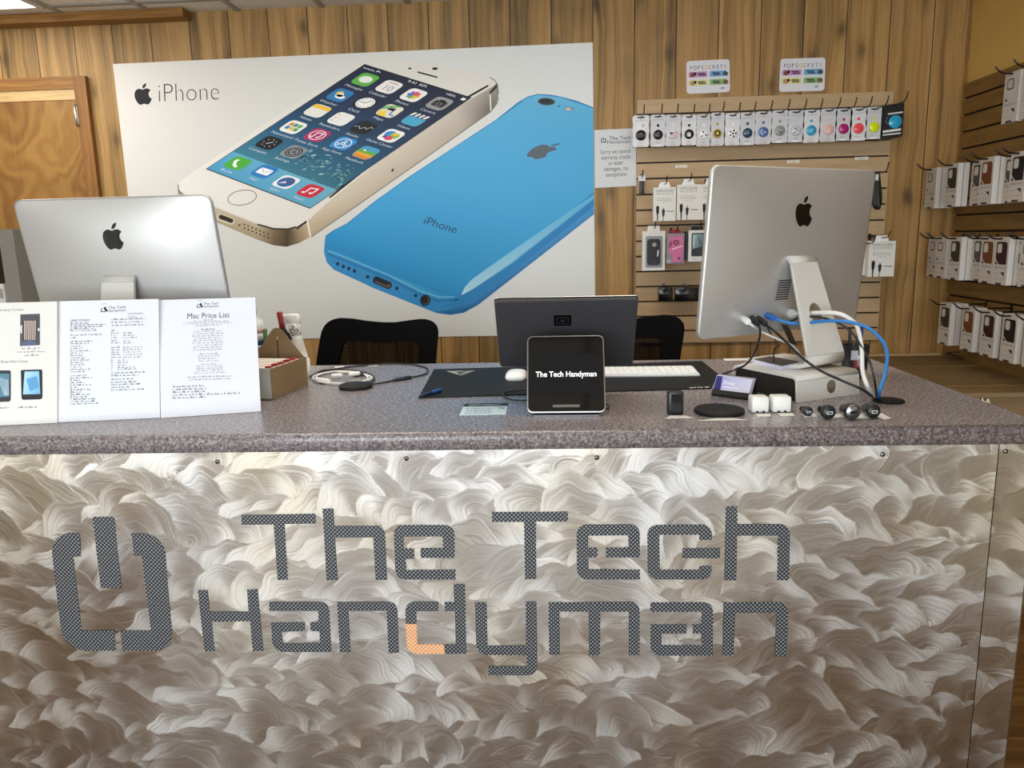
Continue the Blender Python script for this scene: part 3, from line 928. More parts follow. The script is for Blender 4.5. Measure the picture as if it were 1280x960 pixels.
# ================================================================== WALL SIGNS
def sheet(name, label, cat, px, mat='print', col='#dfe0e0', y=WY-.004, r=0, th=.002, group=None):
    fn = lambda u, v, h: Yp(u, v, y-h)
    pts = fillet([(a, b, r) for a, b in px]) if r else px
    mb = MB()
    mb.prism(pts, lambda u, v, w: fn(u, v, w), -th+.0003, 0, col)
    base = Yp(sum(p[0] for p in px)/4, max(p[1] for p in px), y)
    o = mb.build(name, mat, loc=base)
    tag(o, label, cat, group)
    return o, fn
o, fn = sheet('notice_sign', 'white paper notice about cracks and water damage beside the poster', 'sign', [(742.8, 162.6), (795, 160.3), (795.5, 232.3), (743.6, 235)], col='#d5d7d9')
mb = MB(); A = Art(mb, fn)
def power_icon(A, x, y, s, col, L=1):
    A.line([(x-s*.25, y-s*.35), (x-s*.5, y-s*.3), (x-s*.5, y+s*.5), (x+s*.5, y+s*.5), (x+s*.5, y-s*.3), (x+s*.25, y-s*.35)], s*.2, col, L)
    A.line([(x, y-s*.6), (x, y+s*.05)], s*.2, col, L)
power_icon(A, 754.5, 175.2, 5.2, '#2a2b2d')
mb.build('power_icon', 'print', o); mb = MB(); A = Art(mb, fn)
A.text('The Tech', (761.5, 175.2), (6.6, -.28), (0, -6.6), '#3a3b3e', 1, width=27, offset=.004)
A.text('Handyman', (758.7, 179.6), (5.2, -.2), (0, -5.4), '#4a4b4e', 1, width=29, offset=.004)
for i, t in enumerate(['Sorry we cannot', 'warranty cracks', 'or water', 'damages, no', 'exceptions']):
    A.text(t, (769.5+i*.15, 191.8+i*7.15), (7.6, -.36), (0, -7.8), '#5a5b5e', 1, align='c', width=[38, 37, 18.5, 31, 26][i])
mb.build('notice_text', 'print', o)
def grip_sign(label, c):
    o, fn = sheet('brand_sign', label, 'sign', c, r=4, col='#dadade', th=.003)
    a = V(c[1])-V(c[0]); b = V(c[3])-V(c[0])
    mb = MB(); A = Art(mb, fn).sub(c[0], a, b)
    w = 'POPSOCKETS'
    pal = ['#4a5560', '#3d5f87', '#4a4f58', '#7d4a86', '#c4b04e', '#b06a4a', '#556072', '#4d5f94', '#3f4f6a', '#b3708f']
    for i, ch in enumerate(w):
        A.text(ch, (.105+i*.088, .275), (.10, 0), (0, -.175), pal[i], 1, align='c', offset=.006)
    mb.build('sign_lettering', 'print', o)
    for (x, y, c1, c2) in ((.05, .33, '#c48fc0', '#7a4334'), (.535, .33, '#6ea6cc', '#4a545e'), (.05, .585, '#d9d486', '#b78c70'), (.535, .585, '#88b374', '#7d5a48')):
        mb = MB(); A = Art(mb, fn).sub(c[0], a, b)
        A.rrect(x+.215, y+.09, .43, .175, .03, c1, 1)
        if c1 in ('#c48fc0', '#d9d486'):
            A.ell(x+.09, y+.1, .06, .07, c2, 2); A.ell(x+.15, y+.07, .03, .05, '#2c2426', 2)
        else:
            A.ell(x+.36, y+.1, .06, .07, c2, 2); A.ell(x+.4, y+.05, .025, .04, '#d8d8d6', 2)
        lx = x+.21 if c1 in ('#c48fc0', '#d9d486') else x+.06
        A.rect(lx, y+.05, lx+.17, y+.085, '#2b2b38', 3); A.rect(lx+.02, y+.10, lx+.19, y+.135, '#2b2b38', 3)
        mb.build('colour_tag', 'print', o)
    mb = MB(); A = Art(mb, fn).sub(c[0], a, b)
    A.ell(.83, .87, .05, .035, '#8fa3b8', 1)
    mb.build('small_emblem', 'print', o)
grip_sign('small white wall sign for phone grips, the left one above the slatted panel', [(857.9, 76.5), (912, 73.8), (912.6, 115), (858.4, 117.6)])
grip_sign('small white wall sign for phone grips, the right one above the slatted panel', [(975.6, 73.6), (1032, 71.8), (1030.6, 113.4), (973.6, 115)])

# price strips stuck on the slats
for x, y, w, t in ((851.5, 208, 15, 'in the leftmost position, above the white cable boxes'), (991.6, 202, 16, 'above the middle of the big computer'),
                   (1077, 198, 17, 'above the upper right corner of the big computer')):
    fn = lambda u, v, h: Yp(u, v, SY-.0001-h)
    mb = MB(); mb.prism([(x-w/2, y-1.6), (x+w/2, y-2.2), (x+w/2, y+1.6), (x-w/2, y+2.2)], fn, 0, .001, '#dcd8cc')
    A = Art(mb, lambda u, v, h: fn(u, v, .001+h)); A.scribble(x-w*.25, x+w*.3, y+.8, 1.6, '#a49f94', 1, 5)
    tag(mb.build('price_strip', 'print', loc=Yp(x, y, SY)), 'small white price strip on the slats '+t, 'label')
# ================================================================== COUNTER
CA = 0.0166                               # the counter stands very slightly askew to the wall
ZC = 1.07
def G(x, d, z):
    return V(x*math.cos(CA)-d*math.sin(CA), 1.560+x*math.sin(CA)+d*math.cos(CA), z)
def Cp(px, py, d=.02):                    # point on the upright plane d behind the counter edge
    v = ray(px, py)
    nrm = V(-math.sin(CA), math.cos(CA), 0)
    k = np.dot(nrm, G(0, d, 0)-CP)/np.dot(nrm, v)
    return CP+v*k
def Gi(p):                                # world -> counter x, d
    dx, dy = p[0], p[1]-1.560
    return dx*math.cos(CA)+dy*math.sin(CA), -dx*math.sin(CA)+dy*math.cos(CA)
CX0, CX1, CD = -1.80, .985, .915
# worktop with rounded front and right edge
prof = [(0, .004), (0, .032), (.003, .0375), (.008, .0405), (.014, .042)]
mb = MB()
pts = [(.0+a, b-.002) for a, b in prof]+[(CD-.004, .040), (CD, .036), (CD, .002), (.01, .002), (.002, .002)]
L_ = [mb.addv(G(CX0, d_, 1.03+z_)) for d_, z_ in pts]
R_ = [mb.addv(G(CX1, d_, 1.03+z_)) for d_, z_ in pts]
mb.face(L_[::-1], '#808080'); mb.face(R_, '#808080')
for i in range(len(pts)):
    j = (i+1) % len(pts)
    mb.face([L_[i], L_[j], R_[j], R_[i]], '#808080', i < 4)
top_ = mb.build('countertop', 'granite', loc=G(-.4, .45, 1.03))
tag(top_, 'long speckled grey-mauve countertop above the swirled metal front', 'countertop')

base = thing('reception_counter', 'reception counter clad in swirled metal with dark mesh lettering', 'counter', G(-.4, .45, 0), CA)
mb = MB(); mb.box((CX0+.01, .026, 0), (.962, .60, 1.0295), '#6b5844'); mb.box((CX0+.01, .60, .95), (.962, .85, 1.0295), '#6b5844')
mb.xf(lambda p: G(*p)); mb.build('base_cabinet', 'paint', base)

# swirled sheet: every vertex carries the grinding direction of the topmost disc stroke
SEAM = Gi(Cp(1249.5, 553))[0]
def swirl_sheet(name, x0, x1, z0, z1, d, seed, step=.0025, rows=True):
    rg = np.random.default_rng(seed)
    nx, nz = int((x1-x0)/step)+1, int((z1-z0)/step)+1
    xs, zs = np.linspace(x0, x1, nx), np.linspace(z0, z1, nz)
    X, Z = np.meshgrid(xs, zs)
    def wob(a, k, s):
        r_ = np.random.default_rng(s); o = 0
        for q in range(5):
            th = r_.uniform(0, 6.28); kk = k*r_.uniform(.5, 1.6)
            o = o+np.sin(kk*(X*math.cos(th)+Z*math.sin(th))+r_.uniform(0, 6.28))
        return a*o/5
    WXX = X+wob(.05, 17, seed+1)+wob(.010, 75, seed+3)
    WZZ = Z+wob(.05, 17, seed+2)+wob(.010, 75, seed+4)
    T = np.zeros((nz, nx, 2)); T[..., 0] = 1
    ARC = np.zeros((nz, nx)); TI = np.zeros((nz, nx, 2))
    discs = []
    z = z1+.06
    k = 0
    while z > z0-.08:
        x = x0-.1+rg.uniform(0, .05)
        dirn = 1 if k % 2 else -1
        line = []
        while x < x1+.1:
            line.append((x, z+rg.normal(0, .010), rg.uniform(.05, .10)))
            x += rg.uniform(.035, .075)
        if dirn < 0: line = line[::-1]
        discs += line
        z -= rg.uniform(.036, .056); k += 1
    for cx, cz, r in discs:
        i0, i1 = np.searchsorted(zs, cz-r-.06), np.searchsorted(zs, cz+r+.06)
        j0, j1 = np.searchsorted(xs, cx-r-.06), np.searchsorted(xs, cx+r+.06)
        if i0 >= i1 or j0 >= j1: continue
        dx, dz = WXX[i0:i1, j0:j1]-cx, WZZ[i0:i1, j0:j1]-cz
        rr = np.sqrt(dx*dx+dz*dz)+1e-6
        m = rr < r
        ph = rg.uniform(-.5, .5); c_, s_ = math.cos(ph), math.sin(ph)
        tx, tz = -dz/rr, dx/rr
        T[i0:i1, j0:j1, 0] = np.where(m, tx*c_-tz*s_, T[i0:i1, j0:j1, 0])
        T[i0:i1, j0:j1, 1] = np.where(m, tx*s_+tz*c_, T[i0:i1, j0:j1, 1])
        ARC[i0:i1, j0:j1] = np.where(m, rr+rg.uniform(0, 50), ARC[i0:i1, j0:j1])
        lean = rg.normal(0, .008, 2)
        g = np.minimum(rr/r, 1)**2*rg.uniform(.003, .028)
        f1, f2 = rg.uniform(.010, .017), rg.uniform(.020, .034)
        g = g+rg.uniform(.008, .026)*(np.sin(rr*6.283/f1+rg.uniform(0, 6.28))+1.2*np.sin(rr*6.283/f2+rg.uniform(0, 6.28)))*.5
        TI[i0:i1, j0:j1, 0] = np.where(m, dx/rr*g+lean[0], TI[i0:i1, j0:j1, 0])
        TI[i0:i1, j0:j1, 1] = np.where(m, dz/rr*g+lean[1], TI[i0:i1, j0:j1, 1])
    TI[..., 1] -= .085*np.exp(-((X+1.12)/.26)**2-((Z-.62)/.18)**2)
    TI[..., 0] += wob(.03, 9, seed+7); TI[..., 1] += wob(.045, 9, seed+8)
    ca, sa = math.cos(CA), math.sin(CA)
    ctr = G(-.4, .45, 0)
    n = nx*nz
    # counter-local coordinates (root is turned by CA about its base)
    lx, ly = X-(-.4), np.full_like(X, d-.45)
    co = np.stack([lx, ly, Z], -1).reshape(-1, 3).astype(np.float32)
    idx = np.arange(n).reshape(nz, nx)
    fq = np.stack([idx[:-1, :-1], idx[:-1, 1:], idx[1:, 1:], idx[1:, :-1]], -1).reshape(-1)
    me = bpy.data.meshes.new(name)
    me.vertices.add(n); me.vertices.foreach_set('co', co.reshape(-1))
    nf = len(fq)//4
    me.loops.add(len(fq)); me.loops.foreach_set('vertex_index', fq.astype(np.int32))
    me.polygons.add(nf); me.polygons.foreach_set('loop_start', (np.arange(nf)*4).astype(np.int32))
    me.update(calc_edges=True)
    tv = np.stack([T[..., 0]*ca, T[..., 0]*sa, T[..., 1]], -1).reshape(-1).astype(np.float32)
    a = me.attributes.new('swirl', 'FLOAT_VECTOR', 'POINT'); a.data.foreach_set('vector', tv)
    tl = np.stack([TI[..., 0], 0*TI[..., 0], TI[..., 1]], -1).reshape(-1).astype(np.float32)
    a = me.attributes.new('tilt', 'FLOAT_VECTOR', 'POINT'); a.data.foreach_set('vector', tl)
    a = me.attributes.new('arc', 'FLOAT', 'POINT'); a.data.foreach_set('value', ARC.reshape(-1).astype(np.float32))
    me.materials.append(M['swirl'])
    o = bpy.data.objects.new(name, me); COL.objects.link(o); o.parent = base
    WM[o.name] = WM[base.name].copy()
    return o
panel = swirl_sheet('metal_panel', CX0+.01, SEAM-.0012, .02, 1.0285, .020, 11)
SR = Gi(Cp(1256, 950))[0]
strip = swirl_sheet('metal_panel', SEAM+.0012, SR, .02, 1.0285, .0205, 29)
mb = MB(); mb.box((SEAM-.004, .0225, .02), (SEAM+.004, .0255, 1.028), '#15120f'); mb.xf(lambda p: G(*p)); mb.build('seam_gap', 'paint', base)
# trim return along the right edge of the strip
mb = MB(); mb.box((SR, .0205, .02), (SR+.003, .06, 1.0285), '#8f8371'); mb.xf(lambda p: G(*p)); mb.build('edge_strip', 'metal', base)

M['carbon_orange'] = None
def mat_carbon_orange():
    m = NT('orange_mesh_vinyl')
    xyz = m.n('ShaderNodeSeparateXYZ'); m.l(m.coord(), xyz.inputs[0])
    k = 2*PI/.0066*.72
    sx = m.math('SINE', m.math('MULTIPLY', m.math('ADD', xyz.outputs[0], xyz.outputs[2]), k))
    sz = m.math('SINE', m.math('MULTIPLY', m.math('SUBTRACT', xyz.outputs[0], xyz.outputs[2]), k))
    f = m.math('MULTIPLY_ADD', m.math('ADD', sx, sz), .25, .5)
    return m.done(m.ramp(f, [(.3, '#c98a58'), (.7, '#efc29b')]), .45, 0, .4)
M['carbon_orange'] = mat_carbon_orange()

LET = [
 ('power_symbol', [[(115.5,646),(142.5,646),(152,735.5),(126,735.5)],
    [(99.5,666),(101,695.5),(91.5,696.5),(102,788),(143,788),(144.5,813.5),(79,813.5,28),(62,666.5,26)],
    [(164,666.5),(204.5,666.5,27),(216.5,813.5,22),(153,813.5),(150.5,788),(188.5,788),(177,695.5),(167.5,695)]]),
 ('letter_t', [[(301.7,643.7),(394.5,642),(395,654.5),(355.5,655.2),(360,724.5),(347,725),(342,655.7),(302,656.2)]]),
 ('letter_h', [[(403,636),(417,635.5),(418.2,657.5),(481.2,657,12),(483.7,725),(469.5,725),(466.5,672),(419,672),(422,725),(408.2,725.5)]]),
 ('letter_e', [[(492,656.2,12),(568,656.2,12),(568.5,697.5),(525.7,697.5),(525.5,685),(554,685),(553,670.5),(504.5,671),(505,685.5),(517.5,685.5),(518,698.3),(507,699),(508,712.5),(569.5,712),(569.5,724.5),(494.5,724.5,12)]]),
 ('letter_t', [[(615,640),(710,639.5),(710,652),(670,652),(670.5,723.7),(656.2,724.2),(655,652.5),(615,652.5)]]),
 ('letter_e', [[(720.7,655.6,12),(799.7,655.2,12),(800,697),(757.5,697),(757.5,684.5),(785.6,684.5),(785,669.2),(735.2,669.7),(735.5,684.5),(747,684.5),(747,696.6),(735.7,697),(735.7,711.4),(800,712),(800,724.3),(721.2,724.3,12)]]),
 ('letter_c', [[(809,656.3,12),(890,655.6,12),(890,675),(874.2,675),(873.5,668.5),(824.3,668.7),(824.8,712),(873.5,712),(874.7,707.2),(889.7,707.2),(889.2,724.3,11),(809.5,724.3,12)],
    [(853,685),(900,685),(900,697.8),(853,697.8)]]),
 ('letter_h', [[(907,633),(921.5,633),(922,655),(987.6,655,12),(986.5,725.5),(971.2,725.5),(972.6,669.7),(921.5,669.7),(920.4,725.5),(905.1,725.5)]]),
 ('letter_h', [[(247,737.5),(259.5,737.5),(262,764),(310.7,764.2),(308.7,737),(322,736.5),(329.5,813.7),(316,814),(312.5,776.7),(265,777.2),(268.2,814),(255.5,814.2)]]),
 ('letter_a', [[(336.2,752.5),(411,752,12),(414.5,815),(341,815,13),(338.5,778),(380.5,777.5),(381,788.7),(352,790),(353.2,804.2),(400,803.7),(399,789),(388.2,789),(387.5,777.5),(398,777.5),(397.5,763.7),(336.7,763.7)]]),
 ('letter_n', [[(421.2,752.5),(496.5,751.7,12),(498.7,816.2),(485.7,816.7),(483,763.7),(435.7,763.7),(438,815.5),(425,815.7)]]),
 ('letter_d', [[(506.2,752,12),(548,752),(548,764),(520.5,764.2),(521,780),(507.2,780)],
    [(555,805.5),(569.5,805.5),(568.7,764),(556.2,764),(555.7,752.5),(567.5,752.5),(567,730),(581.2,730),(583.2,817.5),(556,817.5)]]),
 ('letter_y', [[(593.7,753),(608,753),(609.5,807),(657.5,807),(657,752.5),(670.7,752),(672,844.3,12),(610.5,844.3),(610.5,832.5),(658.7,833),(658.2,819.2),(595.5,818.7,13)]]),
 ('letter_m', [[(685.5,753),(799.7,752.5,11),(799.5,819),(785.7,819),(786,764.8),(750.5,764.8),(750,819),(736,819.2),(735.5,764.8),(699.5,764.5),(700,818.7),(686.5,818.7)]]),
 ('letter_a', [[(813,753),(891.5,753,11),(891,819.7),(812.6,819.7,13),(813,780.5),(858.3,780.5),(858.3,791.8),(827,792.2),(827.3,806.3),(877,806.8),(876.6,791.8),(866,791.8),(865.8,780.5),(876.6,780.5),(876.6,764.8),(813,764.8)]]),
 ('letter_n', [[(904,753),(985.3,753,11),(983.4,820.8),(968,820.8),(970.3,765.8),(919.2,766.5),(916.9,819.7),(902.8,819.7)]]),
]
GREY = '#aeb4ba'
for nm, outs in LET:
    mb = MB()
    for o_ in outs:
        mb.prism(fillet(o_), lambda u, v, w: Cp(u, v, w), .0205, .0190, GREY, side='#0d0d0e')
    lt = mb.build(nm, 'carbon', panel)
    if nm == 'letter_d':
        m2 = MB(); m2.prism(fillet([(507.2,780),(521,780),(521.5,805.5),(555,805.5),(556,817.5),(508.7,817.5,13)]), lambda u, v, w: Cp(u, v, w), .0205, .0190, '#e0a878')
        q = m2.build('worn_patch', 'carbon_orange', panel); q['label'] = 'pale orange worn piece of the letter d'
for x, y, pr in ((272,577,panel),(508,573,panel),(746,572,panel),(1103,568,panel),(1257,564,strip)):
    c = Cp(x, y, .0205); mb = MB()
    mb.lathe([(.0052, 0), (.0052, .0012), (.0035, .0032), (0, .0038)], '#8c8a86', 14, c, axis=G(0, -1, 0)-G(0, 0, 0))
    mb.lathe([(.0016, .0036), (.0016, .0041), (0, .0041)], '#141414', 8, c, axis=G(0, -1, 0)-G(0, 0, 0))
    mb.build('screw', 'metal', pr)
# ================================================================== THINGS ON THE COUNTER
Zc = lambda x, y, dz=0.: Zp(x, y, ZC+dz)

# ---- all-in-one computers seen from behind
def computer(label, loc, rz, W, H, zb, yb, tilt, hs, w0, w1, yf, logo_s, logo_h, hole=True, B=.030):
    root = thing('desktop_computer', label, 'computer', loc, rz)
    ct, st_ = math.cos(tilt), math.sin(tilt)
    def P(x, s, d):
        return V(x, yb-s*st_-d*ct, zb+s*ct-d*st_)
    def dep(x, s):
        u_, w_ = min(1., abs(x)/(W/2)), min(1., abs(s-H/2)/(H/2))
        return .006+B*(1-u_**2.6)*(1-w_**2.6)
    out0 = rrect_pts(0, 0, W, H, .022, 6)
    out = []
    for p_, q_ in zip(out0, out0[1:]+out0[:1]):          # even out long edges so the curved back stays smooth
        m_ = max(1, int(math.hypot(q_[0]-p_[0], q_[1]-p_[1])/.03))
        out += [(p_[0]+(q_[0]-p_[0])*k_/m_, p_[1]+(q_[1]-p_[1])*k_/m_) for k_ in range(m_)]
    mb = MB()
    sc = [1, .98, .95, .91, .86, .8, .72, .63, .53, .42, .3, .17, .06]
    R = []
    R.append([mb.addv(P(u, H/2+v, -.004)) for u, v in out])
    R.append([mb.addv(P(u, H/2+v, .003)) for u, v in out])
    for k in sc:
        R.append([mb.addv(P(u*k, H/2+v*k, dep(u*k, H/2+v*k))) for u, v in out])
    n = len(out)
    for a, b in zip(R[:-1], R[1:]):
        for i in range(n):
            j = (i+1) % n
            mb.face([a[i], a[j], b[j], b[i]], '#ccc', True)
    c = mb.addv(P(0, H/2, .006+B))
    for i in range(n): mb.face([R[-1][i], R[-1][(i+1) % n], c], '#ccc', True)
    mb.face(R[0][::-1], '#ccc')
    mb.build('display_housing', 'alu', root, world=False)
    mb = MB()
    mb.prism(rrect_pts(0, H*.57, W-.012, H*.84, .012), lambda u, v, w: P(u, v, w), -.0055, -.0042, '#08090a')
    mb.build('screen', 'glass', root, world=False)
    fs = lambda u, v, h: P(u, v, dep(u, v)+h)
    mb = MB(); A = Art(mb, fs, .0008)
    A.fruit((0, logo_s), (logo_h, 0), (0, -logo_h), '#0b0b0c')
    mb.build('fruit_logo', 'gloss', root, world=False)
    mb = MB(); A = Art(mb, fs, .0006)
    for k in range(9):
        A.rect(-.065, hs-.055-.006*k, -.02, hs-.052-.006*k, '#2a2a2a')
    mb.build('vent_slots', 'matte', root, world=False)
    # stand: shoulder, sloping neck with cable hole, bend, flat foot
    p0 = P(0, hs, dep(0, hs)-.006)
    y0, z0 = p0[1], p0[2]
    th = .009
    pr = [(y0, z0+.004), (y0-.008, z0+.003), (y0-.013, z0-.001), (y0-.016, z0-.007)]
    a = V(y0-.0175, z0-.011)
    bend_r = .035
    pb = V(-yf, bend_r)                       # where the bend begins
    dirn = (pb-a)/np.linalg.norm(pb-a)
    arc = []
    for k in range(1, 8):
        t = k/7
        q = (1-t)**2*pb+2*t*(1-t)*(pb+dirn*bend_r*.95)+t*t*V(-yf+.055, th/2+.0005)
        arc.append(tuple(q))
    foot = [(-yf+.08, th/2), (yf*.1+.03, th/2)]
    mb = MB()
    def sheetstrip(path, ws):
        P2 = [V(p) for p in path]
        nn = []
        for i in range(len(P2)):
            t = P2[min(i+1, len(P2)-1)]-P2[max(i-1, 0)]; t = t/np.linalg.norm(t)
            nn.append(V(-t[1], t[0]))
        fr = [(mb.addv((-w/2, *(p+q*th/2))), mb.addv((w/2, *(p+q*th/2))), mb.addv((w/2, *(p-q*th/2))), mb.addv((-w/2, *(p-q*th/2)))) for p, q, w in zip(P2, nn, ws)]
        for f0, f1 in zip(fr[:-1], fr[1:]):
            for i in range(4):
                j = (i+1) % 4
                mb.face([f0[i], f0[j], f1[j], f1[i]], '#ccc', i in (0, 2))
        mb.face(fr[0][::-1], '#ccc'); mb.face(fr[-1], '#ccc')
    sheetstrip(pr+[tuple(a)], [w0]*(len(pr)+1))
    Ls = np.linalg.norm(pb-a)
    nrm2 = V(-dirn[1], dirn[0])
    def NP(x, l, d):
        q = a+dirn*l+nrm2*d
        return (x, q[0], q[1])
    if hole:
        lc, rh = Ls*.55, .0255
        ang = [2*PI*i/32 for i in range(32)]
        for cx, cl in ((-w0/2, 0), (w0/2, 0), (w1/2, Ls), (-w1/2, Ls)): ang.append(math.atan2(cl-lc, cx) % (2*PI))
        ang = sorted(ang)
        def hit(t):
            dx, dl = math.cos(t), math.sin(t); best = 9
            if dl > 1e-6: best = min(best, (Ls-lc)/dl)
            if dl < -1e-6: best = min(best, (0-lc)/dl)
            for sg in (-1, 1):
                # x = sg*(w0/2 + (w1-w0)/2*l/Ls)
                k = sg*(w1-w0)/2/Ls
                den = dx-k*dl
                if abs(den) > 1e-6:
                    tt = (sg*w0/2+k*lc)/den
                    if tt > 0: best = min(best, tt)
            return (dx*best, lc+dl*best)
        outer = [hit(t) for t in ang]; inner = [(rh*math.cos(t), lc+rh*math.sin(t)) for t in ang]
        mb.ring(outer, inner, NP, -th/2, th/2, '#ccc')
    else:
        mb.prism([(-w0/2, 0), (w0/2, 0), (w1/2, Ls), (-w1/2, Ls)], NP, -th/2, th/2, '#ccc')
    sheetstrip([tuple(pb)]+arc+foot, [w1+(.01*k/9) for k in range(10)])
    mb.build('stand', 'alu_light', root, world=False)
    return root, P, dep, NP
compL = computer('silver all-in-one computer standing behind the white price boards', (-1.121, 2.0, ZC), -.042, .528, .405, .125, 0, .189, .205, .086, .115, .15,
                 .405-.093, .066, hole=False)
RB = 1.131
compR, PR, dR, NPR = computer('large silver all-in-one computer on the metal riser at the right', (.579, 2.057, RB), .571, .585, .414, .081, 0, .089, .192, .092, .132, .144,
                 .414-.105, .074, hole=True)
def toR(p):                      # right computer local -> world
    return V(WM[compR.name] @ Vector([float(q) for q in p]))

# ---- metal riser under the right computer
rz = .50
rc = V(.648, 1.864)
ris = thing('monitor_riser', 'grey metal riser with a round cable hole under the large right computer', 'riser', (rc[0], rc[1], ZC), rz)
def rl(x, y, z): return (x, y, z)
w_, dpt, h_, t_ = .205, .225, RB-ZC, .006
mb = MB()
bx, bz = 0.0, 0.0
# back panel with cable hole (faces the viewer)
ang = sorted([2*PI*i/28 for i in range(28)]+[math.atan2(s1*(h_/2-.005), s2*w_/2) % (2*PI) for s1 in (-1, 1) for s2 in (-1, 1)])
hc, hr = (.010, .027), .0165
zlo, zhi = .0, h_-.012
def hit2(t):
    dx, dz = math.cos(t), math.sin(t); b = 9
    for lim, c, dd in ((w_/2, hc[0], dx), (-w_/2, hc[0], dx), (zhi, hc[1], dz), (zlo, hc[1], dz)):
        if abs(dd) > 1e-6:
            q = (lim-c)/dd
            if q > 0: b = min(b, q)
    return (hc[0]+dx*b, hc[1]+dz*b)
ang = sorted([2*PI*i/28 for i in range(28)]+[math.atan2(z-hc[1], x-hc[0]) % (2*PI) for x in (-w_/2, w_/2) for z in (zlo, zhi)])
lean = .22
bp = lambda u, v, w: (u, -v*0+w+v*lean*.5, v)
mb.ring([hit2(t) for t in ang], [(hc[0]+hr*math.cos(t), hc[1]+hr*math.sin(t)) for t in ang], bp, 0, t_, '#ccc')
# rounded shoulder + top + far leg
path = [(zhi*lean*.5+t_/2, zhi), (zhi*lean*.5+t_/2+.003, h_-.006), (zhi*lean*.5+t_/2+.010, h_-t_/2), (dpt-.012, h_-t_/2), (dpt-.004, h_-.006), (dpt, h_-.014), (dpt, .0)]
P2 = [V(p) for p in path]; fr = []
for i, p in enumerate(P2):
    t = P2[min(i+1, len(P2)-1)]-P2[max(i-1, 0)]; t = t/np.linalg.norm(t); q = V(-t[1], t[0])*t_/2
    fr.append([mb.addv((s_*w_/2, *(p+k*q))) for s_, k in ((-1, 1), (1, 1), (1, -1), (-1, -1))])
for f0, f1 in zip(fr[:-1], fr[1:]):
    for i in range(4):
        mb.face([f0[i], f0[(i+1) % 4], f1[(i+1) % 4], f1[i]], '#ccc', i in (0, 2))
mb.face(fr[0][::-1], '#ccc'); mb.face(fr[-1], '#ccc')
mb.build('riser_shell', 'alu_light', ris, world=False)
mb = MB(); mb.box((-w_/2+.006, .02, .0005), (-w_/2+.010, dpt-.004, h_-t_-.0005), '#2a2724')
mb.build('dark_side_baffle', 'matte', ris, world=False)

# white-edged flat box lying on the riser
c = Zp(970, 457, RB)
fb = [Zp(x, y, RB) for x, y in ((941, 454), (977, 463), (1000, 457.5), (962, 450))]
mb = MB(); mb.prism([(p[0], p[1]) for p in fb], lambda u, v, w: (u, v, RB+w), .0005, .010, '#c9cbe0')
mb.prism([(p[0]*.94+c[0]*.06, p[1]*.94+c[1]*.06) for p in fb], lambda u, v, w: (u, v, RB+w), .0101, .0118, '#4a4450')
o = mb.build('slim_box', 'plastic', loc=(c[0], c[1], RB)); tag(o, 'slim pale box with dark lid lying on the metal riser', 'box')

# ---- cables
_u, _n0 = V(math.cos(.571), math.sin(.571), 0), V(math.sin(.571), -math.cos(.571), 0)
def on_back(px, py, off=0.):
    """depth Y at which the line of sight meets the curved back of the right computer"""
    d = .02
    for _ in range(6):
        n = toR(PR(0, .2, 1.))-toR(PR(0, .2, 0.)); o = toR(PR(0, 0, d+off))
        v = ray(px, py); p = CP+v*np.dot(n, o-CP)/np.dot(n, v)
        q = p-toR(PR(0, 0, 0)); x = float(np.dot(q, _u)); s_ = float(np.dot(q, toR(PR(0, 1, 0))-toR(PR(0, 0, 0))))
        d = dR(x, s_)
    return float(p[1])
def at(q):
    if q[2] is None: return Zc(q[0], q[1], .004)
    return Yp(q[0], q[1], q[2])
def cable(name, label, pts, r, col, k=7, cat='cable', parts=()):
    path = spline([at(q) if len(q) == 3 and not isinstance(q[0], np.floating) else V(q) for q in pts], k)
    mb = MB(); mb.tube(path, r, col, 8)
    o = thing(name, label, cat, path[-1]) if parts else None
    if o is None:
        ob = mb.build(name, 'cable', loc=path[-1]); tag(ob, label, cat); return ob
    mb.build('cord', 'cable', o)
    for nm, a, b, w, c_ in parts:
        mb = MB(); a, b = at(a), at(b)
        mb.tube([a, a*.8+b*.2, b*.8+a*.2, b], [w*.8, w, w, w*.7], c_, 10); mb.build(nm, 'plastic', o)
    return o
cable('power_cable', 'thick white power cord leaving the right computer through the stand hole', [(988, 392, on_back(986, 392, .008)), (1000, 392, on_back(986, 392, .02)), (1024, 391, 1.93), (1048, 392, 1.90), (1064, 400, 1.89), (1072, 410, 1.885), (1077, 435, 1.86), (1078, 462, 1.835), (1083, 480, 1.80), (1092, 497, None)], .0052, '#dedcd6',
      parts=[('plug', (986, 392, on_back(986, 392, -.004)), (992, 392, on_back(986, 392, .014)), .013, '#c9caca')])
cable('network_cable', 'bright blue network cable arching down to the desk grommet', [(966, 397, on_back(960, 395, .025)), (977, 401, on_back(960, 395, .03)), (990, 404, on_back(960, 395, .035)), (1008, 404, 1.945), (1023, 402, 1.925), (1042, 401, 1.90), (1064, 403, 1.88), (1085, 410, 1.86), (1102, 425, 1.84), (1109, 443, 1.82), (1106, 468, 1.79), (1100, 487, 1.76), (1098, 498, None)], .0042, '#2b78bd',
      parts=[('plug', (957, 393.5, on_back(957, 394, -.003)), (969, 398.5, on_back(957, 394, .028)), .008, '#1f66b8')])
cable('usb_cable', 'white cable plugged into the lower left back of the right computer', [(934, 402, on_back(931, 400, .025)), (942, 408, on_back(931, 400, .03)), (951, 414, 1.98), (966, 421, 1.98), (980, 427, 1.99), (993, 434, 2.0), (1002, 446, 2.01)], .003, '#d9d7d2',
      parts=[('plug', (928, 397.5, on_back(928, 398, -.003)), (936, 403, on_back(928, 398, .026)), .009, '#e9e9e7')])
